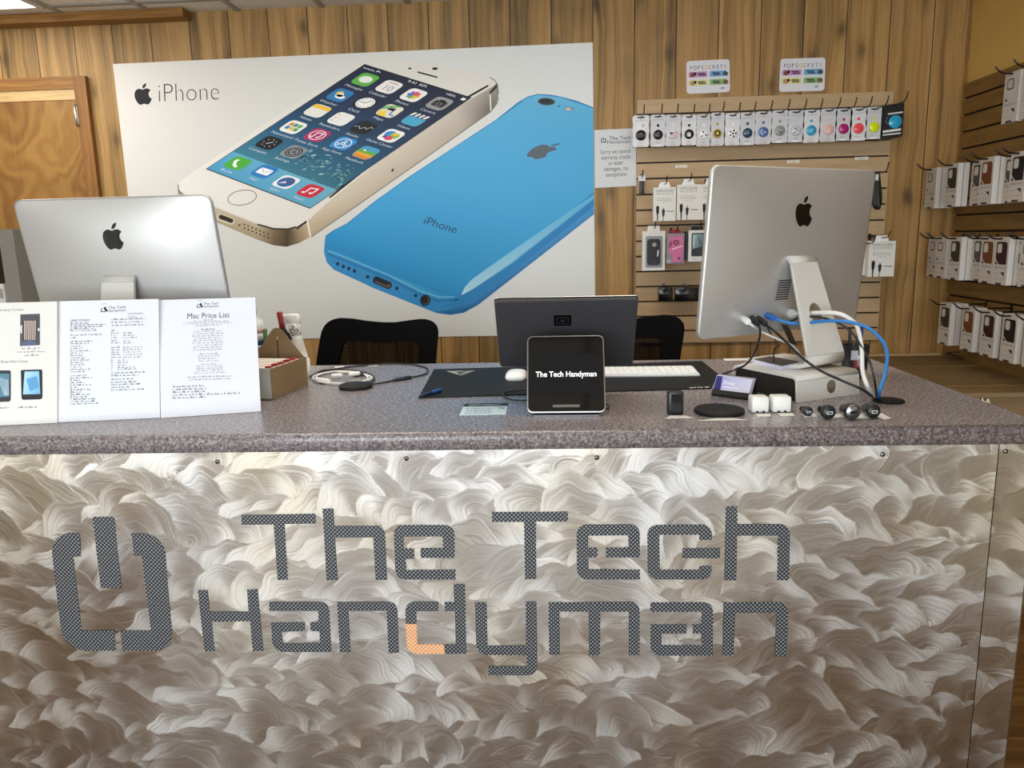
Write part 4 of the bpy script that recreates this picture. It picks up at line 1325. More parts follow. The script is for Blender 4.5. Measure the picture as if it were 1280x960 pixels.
cable('black_cable', 'black cable hanging in a loop from the right computer to the card holder', [(947, 404, on_back(942, 398, .026)), (950, 412, on_back(942, 398, .034)), (949, 424, 1.97), (943, 441, 1.96), (934, 454, 1.95), (922, 461, 1.94), (908, 466, None), (897, 470, None)], .0028, '#15161a',
      parts=[('plug', (938.5, 396, on_back(940, 396, -.003)), (947.5, 405, on_back(940, 396, .028)), .008, '#1b1c20')])
cable('black_cable', 'long black cable running across the riser front to the desk grommet', [(957, 406, on_back(950, 398, .026)), (968, 414, on_back(950, 398, .05)), (986, 431, 1.92), (1005, 449, 1.85), (1027, 464, 1.79), (1053, 476, 1.78), (1078, 487, 1.77), (1092, 497, None)], .003, '#17181c',
      parts=[('plug', (946, 396.5, on_back(948, 397, -.003)), (957.5, 406, on_back(948, 397, .028)), .008, '#202126')])
cable('thin_wire', 'thin kinked black wire dropping onto the slim pale box', [(957, 404, on_back(955, 402, .004)), (964, 418, 2.02), (969, 425, 2.015), (973.5, 432, 2.01), (968, 437, 2.0), (967, 446, 1.98), (967.5, 452, 1.955)], .0017, '#1a1a1d')
cable('dark_cable', 'thin dark cable threading the stand hole behind the blue cable', [(985, 403, 1.99), (1000, 397, 1.965), (1016, 396, 1.94), (1032, 398, 1.915), (1048, 404, 1.895), (1064, 415, 1.88), (1076, 432, 1.86), (1087, 452, 1.84), (1093, 475, 1.80), (1096, 496, None)], .0026, '#24242a')
mb = MB(); a, b = Yp(983, 405, 2.0), Yp(994, 430, 2.0)
mb.obox(a-V(.012, 0, 0), (.018, .004, -.004), (0, .006, 0), b-a, '#6f675a')
o = mb.build('adapter', 'metal', loc=b); tag(o, 'small grey adapter hanging behind the right computer neck', 'adapter')

# grommet in the worktop
c = Zc(1111, 502)
mb = MB(); mb.lathe([(0, .0005), (.034, .0005), (.034, .004), (.030, .0055), (.0, .0055)], '#111113', 28, c)
o = mb.build('cable_grommet', 'matte', loc=c); tag(o, 'round black cable grommet set in the countertop at right', 'grommet')

# ---- pen cup behind the riser
c = Zc(1070, 461); c = V(.865, 2.16, ZC)
c[:2] = Yp(1068, 455, 2.14)[:2]
cup = thing('pen_cup', 'black desk cup with stickers and pens behind the riser', 'cup', (c[0], c[1], ZC))
mb = MB(); mb.lathe([(0, .001), (.032, .001), (.035, .09), (.032, .09), (.029, .006), (0, .006)], '#17181d', 20, (c[0], c[1], ZC))
mb.build('cup_body', 'plastic', cup)
mb = MB()
for a0, z0, z1, cl in ((-2.2, .052, .078, '#b8bcc4'), (-2.0, .03, .055, '#8e2a30'), (-1.75, .036, .066, '#d8dadf'), (-1.5, .012, .034, '#27346f'), (-2.35, .01, .03, '#2c3a7a'), (-1.3, .004, .024, '#a8ae6a')):
    pts = [(c[0]+.0362*math.cos(a0+.5*k/4), c[1]+.0362*math.sin(a0+.5*k/4)) for k in range(5)]
    for p, q in zip(pts[:-1], pts[1:]):
        mb.poly([(p[0], p[1], ZC+z0), (q[0], q[1], ZC+z0), (q[0], q[1], ZC+z1), (p[0], p[1], ZC+z1)], cl)
mb.build('stickers', 'print', cup)
for dx, dy, col, nm, lx in ((-.010, .004, '#15161c', 'black ballpoint pen standing in the desk cup', -.006), (.010, -.002, '#22386e', 'navy blue ballpoint pen standing in the desk cup', .004), (.0, .012, '#2f3033', 'grey pen standing at the back of the desk cup', .012)):
    mb = MB(); b = V(c[0]+dx, c[1]+dy, ZC+.007); t = V(c[0]+dx+lx, c[1]+dy, ZC+.135)
    mb.tube([b, b*.9+t*.1, b*.1+t*.9, t], [.002, .0042, .0042, .003], col, 10)
    o = mb.build('pen', 'plastic', loc=b); tag(o, nm, 'pen')

# papers lying near the back edge of the worktop
def slip(name, label, px, col, cat='paper', mat='print', th=.0008, dz=.0, name2=None):
    mb = MB(); P_ = [Zc(x, y, dz) for x, y in px]
    mb.prism([(p[0], p[1]) for p in P_], lambda u, v, w: (u, v, ZC+dz+w), .0002, th, col)
    ctr = sum(P_)/len(P_)
    o = mb.build(name, mat, loc=(ctr[0], ctr[1], ZC+dz)); tag(o, label, cat); return o, P_
slip('paper_sheet', 'white paper sheet by the back edge under the right computer', [(904, 448.5), (1005, 446.8), (1003, 449.4), (906, 451)], '#e9e7e2')
slip('paper_scrap', 'tiny white paper scrap left of the metal riser', [(926, 455.5), (934, 453), (937, 454), (930, 456.8)], '#e6e4df')
slip('paper_scrap', 'small white paper scrap at the back edge behind the coiled cable', [(418, 458.6), (430, 457.8), (431, 459.4), (419, 460)], '#d9d9d6')
slip('paper_scrap', 'narrow white paper scrap at the back edge by the left chair', [(459, 456.6), (473, 455.9), (472.5, 457.4), (460, 457.9)], '#d9d9d6')

# ---- desk mat, pen, leaflet
mat_px = [(542.5, 462.6), (640, 459.8), (760, 456.3), (877, 452.2), (897.5, 468.5), (888.5, 486.2), (756, 490.4), (640, 494.6), (523, 498.2)]
mo, MP = slip('desk_mat', 'wide black desk mat under the keyboard and register', mat_px, '#141517', 'mat', 'matte', .003)
mb = MB(); A = Art(mb, lambda u, v, h: Zc(u, v, .0031+h), .0002)
A.poly([(557, 463.8), (580, 463.3), (573, 468.4)], '#8f908c'); A.poly([(576, 467.6), (582, 463.4), (595, 463), (573.5, 470.4)], '#787a77', 1.2); A.poly([(570, 464.6), (578, 464.4), (574, 467)], '#1a1b1c', 1.6)
A.scribble(862, 888, 485.2, 2.0, '#c9c9c6', 1, 4, -.03)
mb.build('printed_mark', 'print', mo)
# pen
a, b = Zc(523, 495.5, .0085), Zc(552, 487, .0085)
pen = thing('marker_pen', 'blue pen lying across the left corner of the desk mat', 'pen', (a+b)/2)
mb = MB(); mb.tube([a, a*.85+b*.15, a*.42+b*.58], [.0012, .004, .0044], '#1c2f55', 10); mb.build('barrel', 'plastic', pen)
mb = MB(); mb.tube([a*.42+b*.58, a*.4+b*.6, b*.95+a*.05, b], [.0048, .0054, .005, .0035], '#1f4a86', 10); mb.build('cap', 'plastic', pen)
lo, LP = slip('leaflet', 'pale blue printed card lying in front of the desk mat', [(581, 505), (635, 504), (632, 518.4), (574, 519.6)], '#c3dbe4', 'card')
mb = MB(); A = Art(mb, lambda u, v, h: Zc(u, v, .0009+h), .0002)
A.poly([(581.3, 504.6), (635, 503.6), (634.4, 507.3), (578.8, 508.2)], '#15212c')
A.text('REPAIR WARRANTY', (586, 507.2), (4.2, -.05), (.5, -2.5), '#a9c6d2', 2, width=40)
A.text('TX', (622, 511.4), (7, -.1), (.6, -3.4), '#233040', 1, offset=.02)
for k in range(4): A.scribble(583-k*.6, 618-k, 511.2+k*2.1, 1.5, '#6d8795', 1, k, -.015)
mb.build('card_print', 'print', lo)

# ---- mouse and keyboard on the mat
zm = .0033
c = Zp(645.5, 472, ZC+zm)
ms = thing('computer_mouse', 'white computer mouse on the desk mat left of the register', 'mouse', (c[0], c[1], ZC+zm))
mb = MB()
ring_prev = None
prof = [(1., 0.), (1.02, .006), (.96, .012), (.80, .017), (.55, .0205), (.25, .022)]
sup = [(math.copysign(abs(math.cos(t))**.6, math.cos(t)), math.copysign(abs(math.sin(t))**.6, math.sin(t))) for t in [2*PI*i/28 for i in range(28)]]
Rg = [[mb.addv((c[0]+x*k*.031, c[1]+y*k*.054, ZC+zm+h)) for x, y in sup] for k, h in prof]
for a_, b_ in zip(Rg[:-1], Rg[1:]):
    for i in range(28): mb.face([a_[i], a_[(i+1) % 28], b_[(i+1) % 28], b_[i]], '#eceeee', True)
tp = mb.addv((c[0], c[1], ZC+zm+.0224))
for i in range(28): mb.face([Rg[-1][i], Rg[-1][(i+1) % 28], tp], '#eceeee', True)
mb.face(Rg[0][::-1], '#c8caca')
mb.build('shell', 'gloss', ms)
mb = MB(); mb.box((c[0]-.0006, c[1]-.0, ZC+zm+.0215), (c[0]+.0006, c[1]+.03, ZC+zm+.0222), '#c2c4c4'); mb.build('button_seam', 'plastic', ms)

kr, kl = Zp(876, 470.6, ZC+zm), None
k_far = Zp(865, 458.6, ZC+zm+.008)
kd = float(k_far[1]-kr[1])
kb = thing('keyboard', 'slim white keyboard on the desk mat right of the register', 'keyboard', (kr[0]-.15, kr[1]+kd/2, ZC+zm), .012)
mb = MB(); hw = .148
mb.hexa([(-hw, -kd/2, 0), (hw, -kd/2, 0), (hw, kd/2, 0), (-hw, kd/2, 0), (-hw, -kd/2, .006), (hw, -kd/2, .006), (hw, kd/2, .011), (-hw, kd/2, .011)], '#dfe3e3')
mb.build('deck', 'plastic', kb, world=False, bevel=.002)
mb = MB(); rk = 5
for r_ in range(rk):
    nck = 14 if r_ else 9
    x = -hw+.006
    for q in range(14):
        kw = (2*hw-.012)/14
        if r_ == 0 and 3 < q < 9:
            if q != 4: x += kw; continue
            wk = kw*5
        else: wk = kw
        y0 = -kd/2+.006+(kd-.012)/rk*r_; y1 = y0+(kd-.012)/rk-.0025
        z0 = .006+.005*(y0+kd/2)/kd
        mb.box((x+.001, y0, z0), (x+wk-.001 if wk == kw else x+wk-.001, y1, z0+.0035), '#f0f2f1')
        x += kw
mb.build('keys', 'plastic', kb, world=False, bevel=.0006, seg=1)
# ---- two-screen sales register
reg = thing('sales_register', 'dark grey two-screen sales register on the desk mat, small screen facing front', 'register', (.013, 1.86, ZC+.0032))
def plane3(o, u, v):                       # local board plane: o + a*u + b*v + n*h
    n = np.cross(u, v); n = n/np.linalg.norm(n)
    return lambda a, b, h: V(o)+a*V(u)+b*V(v)+h*n
t = .618
fR = plane3((.014, 1.946, 1.143), (1, 0, 0), (0, -math.sin(t), math.cos(t)))       # +h faces the viewer
mb = MB(); mb.prism(rrect_pts(0, .108, .338, .218, .008), fR, -.012, .0, '#39393c')
mb.build('seller_display', 'matte', reg, bevel=.002)
mb = MB(); mb.prism(rrect_pts(0, .108, .342, .222, .009), fR, -.014, -.0122, '#9b9a98'); mb.build('display_rim', 'metal', reg)
mb = MB(); mb.prism(rrect_pts(0, .108, .326, .206, .006), fR, -.0152, -.0142, '#0a0a0b'); mb.build('seller_screen', 'glass', reg)
mb = MB(); A = Art(mb, fR, .0004)
ey = .108+.218*.5*(.44); ex = -.008
A.rrect(ex, ey, .042, .034, .004, '#0b0b0c', 1); A.rrect(ex, ey, .030, .023, .003, '#2c2c2e', 2); A.rrect(ex, ey, .025, .0185, .002, '#121213', 3); A.rrect(ex, ey, .009, .007, .001, '#2a2a2c', 4)
mb.build('square_emblem', 'gloss', reg)
mb = MB()
mb.hexa([(-.055, 1.80, ZC+.0035), (.08, 1.80, ZC+.0035), (.08, 1.98, ZC+.0035), (-.055, 1.98, ZC+.0035), (-.05, 1.86, 1.165), (.075, 1.86, 1.165), (.07, 1.945, 1.175), (-.045, 1.945, 1.175)], '#2f2f31')
mb.build('stand_body', 'matte', reg, bevel=.006)
t2 = -.50
fC = plane3((.0116, 1.700, 1.0775), (1, 0, 0), (0, -math.sin(t2), math.cos(t2)))
mb = MB(); mb.prism(rrect_pts(0, .0935, .179, .187, .013), fC, -.012, 0, '#b9b7b4')
cdp = mb.build('customer_display', 'metal', reg, bevel=.0015)
mb = MB(); mb.prism(rrect_pts(0, .0935, .173, .181, .011), fC, .0002, .0009, '#050506'); mb.build('front_glass', 'glass', cdp)
mb = MB(); A = Art(mb, fC, .0004); A.rect(-.076, .042, .076, .140, '#0c0c0e', 3); mb.build('screen_area', 'matte', cdp)
mb = MB(); A = Art(mb, fC, .0004)
A.text('The Tech Handyman', (.0005, .0855), (.016, 0), (0, .0185), '#e8e8ea', 4, width=.139, align='c', offset=.012)
mb.build('screen_lettering', 'lit', cdp)
mb = MB(); mb.prism(rrect_pts(.0, .0155, .062, .006, .0025), fC, .0010, .0022, '#8f8d8a'); mb.build('card_slot', 'metal', cdp)
mb = MB(); mb.box((-.062, 1.692, ZC+.0003), (.085, 1.76, ZC+.004), '#77757a'); mb.build('foot_bar', 'metal', reg)
mb = MB(); mb.hexa([(-.045, 1.745, ZC+.0065), (.07, 1.745, ZC+.0065), (.07, 1.81, ZC+.0065), (-.045, 1.81, ZC+.0065), (-.045, 1.775, ZC+.10), (.07, 1.775, ZC+.10), (.07, 1.86, 1.15), (-.045, 1.86, 1.15)], '#222224')
mb.build('dock_arm', 'matte', reg)
cable('register_cord', 'thin black cord curling out left of the register screen', [(668, 499, None), (655, 500.5, None), (640, 499.5, None), (629, 494, None), (634, 489.5, None), (652, 487.5, None), (672, 487, None)], .0022, '#131318')
cable('small_lead', 'tiny black lead end right of the register screen', [(754, 511, None), (760, 510.5, None), (761, 506.5, None), (756, 505, None)], .0016, '#1b1b1e')

# ---- price boards leaning at the left
INK = '#55585f'
def board(label, px, tilt=.33, col='#e3e7ee', extra=None, face=True):
    TLp, TRp, BRp, BLp = px
    B0, B1 = Zc(*BLp), Zc(*BRp)
    u = B1-B0; u[2] = 0; w = np.linalg.norm(u); u = u/w
    back = V(-u[1], u[0], 0)
    if back[1] < 0: back = -back
    up = V(0, 0, 1)*math.cos(tilt)+back*math.sin(tilt)
    n = np.cross(u, up); n = n/np.linalg.norm(n)
    if n[1] > 0: n = -n
    def fn(a, b, h):
        v = ray(a, b); k = np.dot(n, B0+n*.0035-CP)/np.dot(n, v)
        return CP+v*k+n*h
    root = thing('price_board', label, 'board', (B0+B1)/2, math.atan2(u[1], u[0]))
    lift = V(0, 0, .0025)
    mb = MB(); mb.prism([tuple(p) for p in px], lambda a, b, h: fn(a, b, h)+lift*0, -.0055, 0, col)
    mb.build('board_sheet', 'print', root)
    # folding easel leg
    mid = (B0+B1)/2+up*.19-n*.006; ft = (B0+B1)/2+back*.135+V(0, 0, .002)
    mb = MB(); mb.obox(mid-u*.02, u*.04, back*.004, ft-mid, '#cfcfcd'); mb.build('easel_leg', 'paint', root)
    mb = MB(); A = Art(mb, fn, .0004)
    extra(A)
    mb.build('board_print', 'print', root)
    return root
def mini_logo(A, x, y, s):
    A.line([(x-s*.9, y-s*.15), (x-s*1.0, y+s*.35), (x-s*.35, y+s*.35)], s*.13, '#4a4b50'); A.line([(x-s*.95, y-s*.75), (x-s*.2, y-s*.8)], s*.06, '#9a9ca2')
    A.poly([(x-s*.7, y-s*.15), (x-s*.35, y-s*.4), (x-s*.15, y+.1*s), (x-s*.0, y+.3*s), (x-s*.3, y+.35*s)], '#2f3035')
    A.text('The Tech', (x+s*.05, y-.05*s), (s*.55, -s*.02), (0, -s*.55), '#4a4c52', 1, width=s*2.5)
    A.text('Handyman', (x-s*.15, y+.4*s), (s*.5, -s*.02), (0, -s*.5), '#4a4c52', 1, width=s*2.7)
def b3(A):
    mini_logo(A, 254, 381.5, 7.6)
    A.text('Mac Price List', (233.5, 398.3), (9.5, -.28), (.2, -9.5), '#43464d', 1, width=53.5, offset=0.)
    rows = [(400.7, 255, 266, '#777a82'), (403.4, 231, 288, '#a5a8b0'), (405.6, 229, 291, '#a5a8b0'), (407.6, 244, 277, '#9a9da5'),
            (412.6, 251, 270, '#7b7e86')]
    for k in range(9): rows.append((415.2+k*2.88, 243-(k % 3)*1.3, 277+(k*7 % 4), '#9b9ea6'))
    rows += [(443.2, 250, 273, '#7b7e86')]+[(446+k*2.9, 247+k, 275-k, '#9b9ea6') for k in range(3)]
    rows += [(456, 252, 271, '#70737b')]+[(458.8+k*2.6, 246-k*.5, 279, '#9b9ea6') for k in range(3)]+[(467, 242, 282, '#a0a3ab')]
    rows += [(472.2, 234, 290, '#7d8088'), (475.4, 237, 288, '#8d9098')]
    for k, (y, a, b, c) in enumerate(rows): A.scribble(a, b, y, 1.7, c, 1, k, -.03)
    for k, b in enumerate((255, 259, 257, 300, 259)): A.scribble(216, b, 484.2+k*3.5, 2.2, '#666971', 1, 40+k, -.03)
def b2(A):
    mini_logo(A, 135, 386.5, 8.6)
    A.text('TEMPERED', (159.5, 393.4), (3, -.08), (0, -3.0), '#83868d', 1, width=19.5); A.text('GLASS', (160, 397.4), (3, -.08), (0, -3.0), '#83868d', 1, width=11)
    A.text('(360) 773-4224', (88, 401.8), (3, -.1), (0, -3.2), '#4a4d54', 1, width=24, offset=.01)
    k = 0
    for y, b, c in ((404.8, 112, 0), (407, 133, 1), (409.4, 129, 0), (411.6, 121, 1), (414, 122, 0), (419.6, 128, 0), (423, 96, 0), (427.6, 116, 1), (430.2, 112, 0)):
        A.scribble(88, b, y, 1.9, '#7a6d74' if c else '#74777f', 1, k, -.02); k += 1
    for i in range(12): A.scribble(88, 103+(i % 4 == 2)*9+(i % 3)*2, 433.6+i*2.9, 1.9, '#7d8088', 1, k, -.02); k += 1
    for i in range(13): A.scribble(88, (108, 115, 101, 106, 115, 98, 115, 102, 114, 110, 122, 119, 124)[i], 470.4+i*2.95, 2.0, '#6b6e76', 1, k, -.03); k += 1
    for y, a, b in ((400.2, 139, 182), (403.8, 139, 179), (407.6, 140, 180)): A.scribble(a, b, y, 2.1, '#7c7f87', 1, k, -.03); k += 1
    for i, y in enumerate((414, 417, 420, 423, 426.6, 429.4)):
        A.scribble(139, (144, 148, 147, 147, 149, 152)[i], y, 1.8, '#7c7f87', 1, k, -.03); A.scribble(154, (154, 167, 171, 171, 163, 168)[i], y, 1.8, '#8d9098', 1, k+1, -.03); k += 2
    for i, y in enumerate((435, 438, 441, 444, 447.4)): A.scribble(139, 151 if i != 4 else 152, y, 1.8, '#7c7f87', 1, k, -.03); A.scribble(154, 178-(i % 3), y, 1.8, '#8d9098', 1, k+1, -.03); k += 2
    for i, y in enumerate((451, 454, 457, 460, 462.4)): A.scribble(139, 142, y, 1.8, '#7c7f87', 1, k, -.03); A.scribble(147, 160+(i > 2)*11, y, 1.8, '#8d9098', 1, k+1, -.03); k += 2
    for i, y in enumerate((467, 470.4, 475, 478.6, 481.6, 485, 488.2)): A.scribble(139, (183, 173, 168, 173, 177, 163, 181)[i], y, 2.0, '#6b6e76', 1, k, -.03); k += 1
def b1(A):
    A.text('Warranty Covers', (29.5, 388.2), (4, -.1), (0, -4.2), '#6b6c6c', 1, width=36, align='r')
    A.text('Warranty Does Not Cover', (35.5, 452.8), (4, -.1), (0, -4.2), '#55575c', 1, width=56, align='r')
    # opened phone
    A.poly([(25.5, 393), (50, 392.2), (50, 431.4), (25, 432.6)], '#4f5256', 1)
    A.poly([(28, 402), (46.5, 401), (46, 424), (29.5, 427)], '#46403f', 2)
    for q in range(6): A.poly([(30.5+q*2.6, 401), (32.2+q*2.6, 401), (32+q*2.5, 425), (30.6+q*2.5, 425)], '#c7b4ac', 3)
    A.poly([(27, 428), (38, 424.5), (46, 428), (46, 431), (27, 432)], '#5a6486', 3); A.poly([(25, 408), (28, 406), (28, 417), (26, 417)], '#d5d7da', 3); A.ell(48.7, 412, 1.4, 2, '#d5d7da', 3)
    for i, (a, b) in enumerate(((27, 52), (21, 59), (31, 49))): A.scribble(a, b, 436.6+i*4.2, 2.2, '#8b8c8e', 1, 90+i, -.02)
    # two phones below
    A.poly(fillet([(-14, 463, 2), (13.6, 463, 2), (13.6, 502, 3), (-14, 503, 3)]), '#31363c', 1); A.poly([(-12, 467), (12, 467), (11.6, 496), (-12, 497)], '#5b87a0', 2)
    for q in range(6): A.line([(-4+q*2.6, 470+q), (1+q*1.8, 480-q), (6+q, 494)], .8, '#b9d0da', 3)
    A.poly(fillet([(26, 462.5, 2), (53, 461.8, 2), (53.2, 499, 3), (27, 500, 3)]), '#24282e', 1)
    A.poly([(31, 464.5), (49, 464), (50.6, 492.5), (29, 493)], ['#b5def2', '#8fcbec', '#6fb1dc', '#a9d6ee'], 2); A.poly([(33, 474), (46, 470), (49, 484), (38, 489)], '#5fa3d3', 3)
    A.scribble(-5, 13, 510.8, 2.2, '#85878a', 1, 97, -.02); A.scribble(23, 49, 510, 2.2, '#77797d', 1, 98, -.02)
board('white price board titled Mac Price List, right one of the three', [(198.6, 375), (319, 371.7), (326, 514.2), (201, 522.6)], .36, '#e2e6ef', b3)
board('white price board with two text columns, middle one of the three', [(71.9, 376.7), (197.9, 373.6), (200, 522.2), (72.8, 528)], .30, '#e3e7ef', b2)
board('white warranty board with phone pictures, cut off by the left photo edge', [(-58, 380), (70.8, 376.8), (71.4, 528.6), (-56, 534.5)], .28, '#e6e6e2', b1)

# ---- open cardboard box with envelopes
A_ = V(-.744, 1.909); B_ = V(-.718, 2.112)
dv = (B_-A_); ln = np.linalg.norm(dv); dv = dv/ln
wv = V(-dv[1], dv[0]); wd = .165
rzb = math.atan2(dv[0]*-1, dv[1])
bx_ = thing('cardboard_box', 'open brown cardboard box with a peaked back flap beside the price boards', 'box', (*(A_+dv*ln/2+wv*wd/2), ZC), rzb)
def bl(a, b, c): q = A_+wv*a+dv*b; return V(q[0], q[1], ZC+c)
hb = .078
mb = MB()
K = '#a58861'
def slab(p, u, v, w, col): mb.obox(p, u, v, w, col)
t_ = .003
mb.obox(bl(0, 0, .0005), bl(wd, 0, 0)-bl(0, 0, 0), bl(0, ln, 0)-bl(0, 0, 0), V(0, 0, t_), K)
mb.obox(bl(0, 0, .0035), bl(t_, 0, 0)-bl(0, 0, 0), bl(0, ln, 0)-bl(0, 0, 0), V(0, 0, hb), K)
mb.obox(bl(wd-t_, 0, .0035), bl(t_, 0, 0)-bl(0, 0, 0), bl(0, ln, 0)-bl(0, 0, 0), V(0, 0, hb), K)
mb.build('box_walls', 'cardboard', bx_)
mb = MB(); mb.obox(bl(t_, 0, .0035), bl(wd-2*t_, 0, 0)-bl(0, 0, 0), bl(0, t_, 0)-bl(0, 0, 0), V(0, 0, hb), '#c9c6be'); mb.build('pale_front_wall', 'print', bx_)
mb = MB(); mb.prism(fillet([(t_, .004), (wd-t_, .004), (wd-t_, hb), (wd*.56, hb+.086, .016), (wd*.44, hb+.086, .016), (t_, hb)]), lambda u, v, w: bl(u, ln-w, v), 0, .003, K)
mb.build('peaked_flap', 'cardboard', bx_)
mb = MB(); mb.obox(bl(wd*.5-.001, ln-.0038, hb+.0), bl(.0025, 0, 0)-bl(0, 0, 0), bl(0, .0005, 0)-bl(0, 0, 0), V(.0, 0, .052), '#1a1714'); mb.obox(bl(wd*.5-.001, ln-.0038, hb+.053), bl(.0025, 0, 0)-bl(0, 0, 0), bl(0, .0005, 0)-bl(0, 0, 0), V(0, 0, .009), '#dcd7cc')
mb.build('flap_slot', 'paint', bx_)
for i in range(5):
    b = .012+i*.034
    ev = thing('packet', 'white packet with red tab, number %s from the front in the cardboard box' % ['one', 'two', 'three', 'four', 'five'][i], 'packet', bl(wd/2, b, .004), rzb, )
    ev['label'] = ['white packet filed at the front of the open cardboard box', 'white red-tabbed packet just behind the front one in the cardboard box', 'middle white red-tabbed packet in the open cardboard box',
                   'white packet second from the back in the open cardboard box', 'white packet filed against the back flap of the cardboard box'][i]
    mb = MB(); mb.obox(bl(.008, b, .0045), bl(wd-.016, 0, 0)-bl(0, 0, 0), bl(0, .022, 0)-bl(0, 0, 0), bl(0, .008, .076)-bl(0, 0, 0), '#e8dcd2'); mb.build('wrapper', 'print', ev)
    mb = MB(); mb.obox(bl(.008+.004, b+.0085, .081), bl(.016, 0, 0)-bl(0, 0, 0), bl(0, .02, 0)-bl(0, 0, 0), V(0, 0, .003+.001*(i % 2)), '#9c2d2b'); mb.build('red_tab', 'print', ev)

# ---- bottles and tool behind the box
c = Yp(317, 430, 2.25)
bt = thing('cleaning_bottle', 'white cleaning bottle with blue label half hidden behind the price boards', 'bottle', (c[0], c[1], ZC))
mb = MB(); o3 = (c[0], c[1], ZC)
topz = float(Yp(318, 393, 2.25)[2])-ZC
mb.lathe([(0, .0005), (.036, .0005), (.038, .006), (.038, topz-.04), (.032, topz-.018), (.016, topz-.008), (.016, topz)], '#d9dedb', 24, o3); mb.build('bottle_body', 'plastic', bt)
mb = MB(); mb.lathe([(.017, topz+.0005), (.017, topz+.018), (.0, topz+.019)], '#c6cac6', 20, o3); mb.build('cap', 'plastic', bt)
mb = MB()
z0 = topz-.125
for k, (h0, h1, cl) in enumerate(((0, .024, '#2c3f66'), (.024, .034, '#c9d3dc'), (.034, .05, '#233a63'), (.05, .07, '#d9d9d6'), (.07, .083, '#b79a96'))):
    mb.lathe([(.0386, z0+h0), (.0386, z0+h1)], cl, 24, o3)
mb.build('label_band', 'print', bt)
mb = MB(); mb.box((c[0]+.0365, c[1]-.012, ZC+.02), (c[0]+.0405, c[1]+.012, ZC+topz-.045), '#5f9a4e'); mb.build('green_sight_strip', 'plastic', bt)

c = Yp(371, 440, 2.24)
o3 = (c[0], c[1], ZC)
sp = thing('spray_bottle', 'white trigger spray bottle with a black diamond label by the cardboard box', 'bottle', o3)
hz = lambda y: float(Yp(372, y, 2.24)[2])-ZC
mb = MB(); mb.lathe([(0, .0005), (.034, .0005), (.036, .006), (.036, .055), (.034, hz(452)), (.027, hz(437)), (.020, hz(424)), (.016, hz(418))], '#dcdad2', 24, o3); mb.build('bottle_body', 'plastic', sp)
mb = MB(); mb.lathe([(.0175, hz(418)), (.0175, hz(405)), (.014, hz(404))], '#e6e4dd', 20, o3)
mb.build('collar', 'plastic', sp)
mb = MB()
hd = [(-.040, hz(399)), (-.038, hz(394)), (-.012, hz(392.3)), (.012, hz(392.5)), (.018, hz(397)), (.017, hz(404.5)), (-.010, hz(404.5)), (-.013, hz(400.5))]
mb.prism(hd, lambda u, v, w: V(c[0]+u, c[1]+w, ZC+v), -.013, .013, '#eceae3')
mb.build('spray_head', 'plastic', sp, bevel=.003)
mb = MB(); mb.tube([(c[0]-.045, c[1], ZC+hz(396.5)), (c[0]-.036, c[1], ZC+hz(396.5))], .0075, '#e4e2db', 12); mb.build('nozzle', 'plastic', sp)
mb = MB(); mb.tube(spline([(c[0]-.016, c[1], ZC+hz(401)), (c[0]-.030, c[1], ZC+hz(404)), (c[0]-.032, c[1], ZC+hz(412)), (c[0]-.024, c[1], ZC+hz(419))]), .0045, '#e8e6df', 8); mb.build('trigger', 'plastic', sp)
mb = MB()
def cyl(a, z, rr=.0182):
    return V(c[0]+rr*math.sin(a), c[1]-rr*math.cos(a), ZC+z)
zc_ = hz(412.5)
Ad = Art(mb, lambda u, v, h: cyl(u/.018, zc_+v, .0186+(.010*max(0, -(v)-.008))+h), .0004)
for s_, cl in ((.020, '#f0efea'), (.0165, '#17181a'), (.0125, '#f0efea'), (.0085, '#17181a'), (.0045, '#f0efea')):
    Ad.poly([(0, s_), (s_, 0), (0, -s_), (-s_, 0)], cl, 1+(.02-s_)*200)
mb.build('diamond_label', 'print', sp)
a, b, d_ = Yp(349, 389.5, 2.20), Yp(353, 411, 2.20), Yp(362, 426, 2.20)
e_ = V(d_[0]+.02, 2.20, ZC+.001)
tl = thing('screwdriver', 'red handled screwdriver standing behind the cardboard box', 'tool', e_)
mb = MB(); mb.tube([a, a*.95+b*.05, b*.6+a*.4, b], [.004, .0085, .0075, .0085], '#8e1f22', 10); mb.build('red_handle', 'plastic', tl)
mb = MB(); mb.tube([b, (b+d_)/2, d_], [.0085, .010, .009], '#1a1718', 10); mb.build('black_grip', 'matte', tl)
mb = MB(); mb.tube([d_, e_], .003, '#77777a', 8); mb.build('shaft', 'metal', tl)

# ---- coiled cables and pucks
def puck(name, label, px, r, h, col='#151516', cat='charger', dz=0):
    c = Zc(*px); mb = MB()
    mb.lathe([(0, .0004), (r*.94, .0004), (r, h*.3), (r, h*.7), (r*.95, h*.96), (r*.86, h), (0, h)], col, 36, (c[0], c[1], ZC+dz))
    o = mb.build(name, 'matte', loc=(c[0], c[1], ZC+dz)); tag(o, label, cat); return o
coil = []
for k in range(26):
    t_ = k/25*2*PI*2.6
    coil.append(Zc(427+math.cos(t_)*(35-3*math.sin(t_*.37)), 472.3+math.sin(t_)*(7.6-1.0*math.cos(t_*.5)), .003+.0012*(k % 4)))
wc = thing('charging_cable', 'coiled white charging cable lying left of the desk mat', 'cable', Zc(427, 472))
mb = MB(); mb.tube(spline(coil, 5), .0028, '#dfdfdc', 7); mb.build('cord', 'cable', wc)
mb = MB()
for (x0, y0, x1, y1) in ((394, 474, 412, 476.5), (436, 468, 450, 466.5), (414, 470, 428, 469)):
    p, q = Zc(x0, y0, .010), Zc(x1, y1, .010); mb.tube([p, p*.9+q*.1, q*.9+p*.1, q], [.004, .0065, .0065, .004], '#ececea', 8)
mb.build('plug', 'plastic', wc)
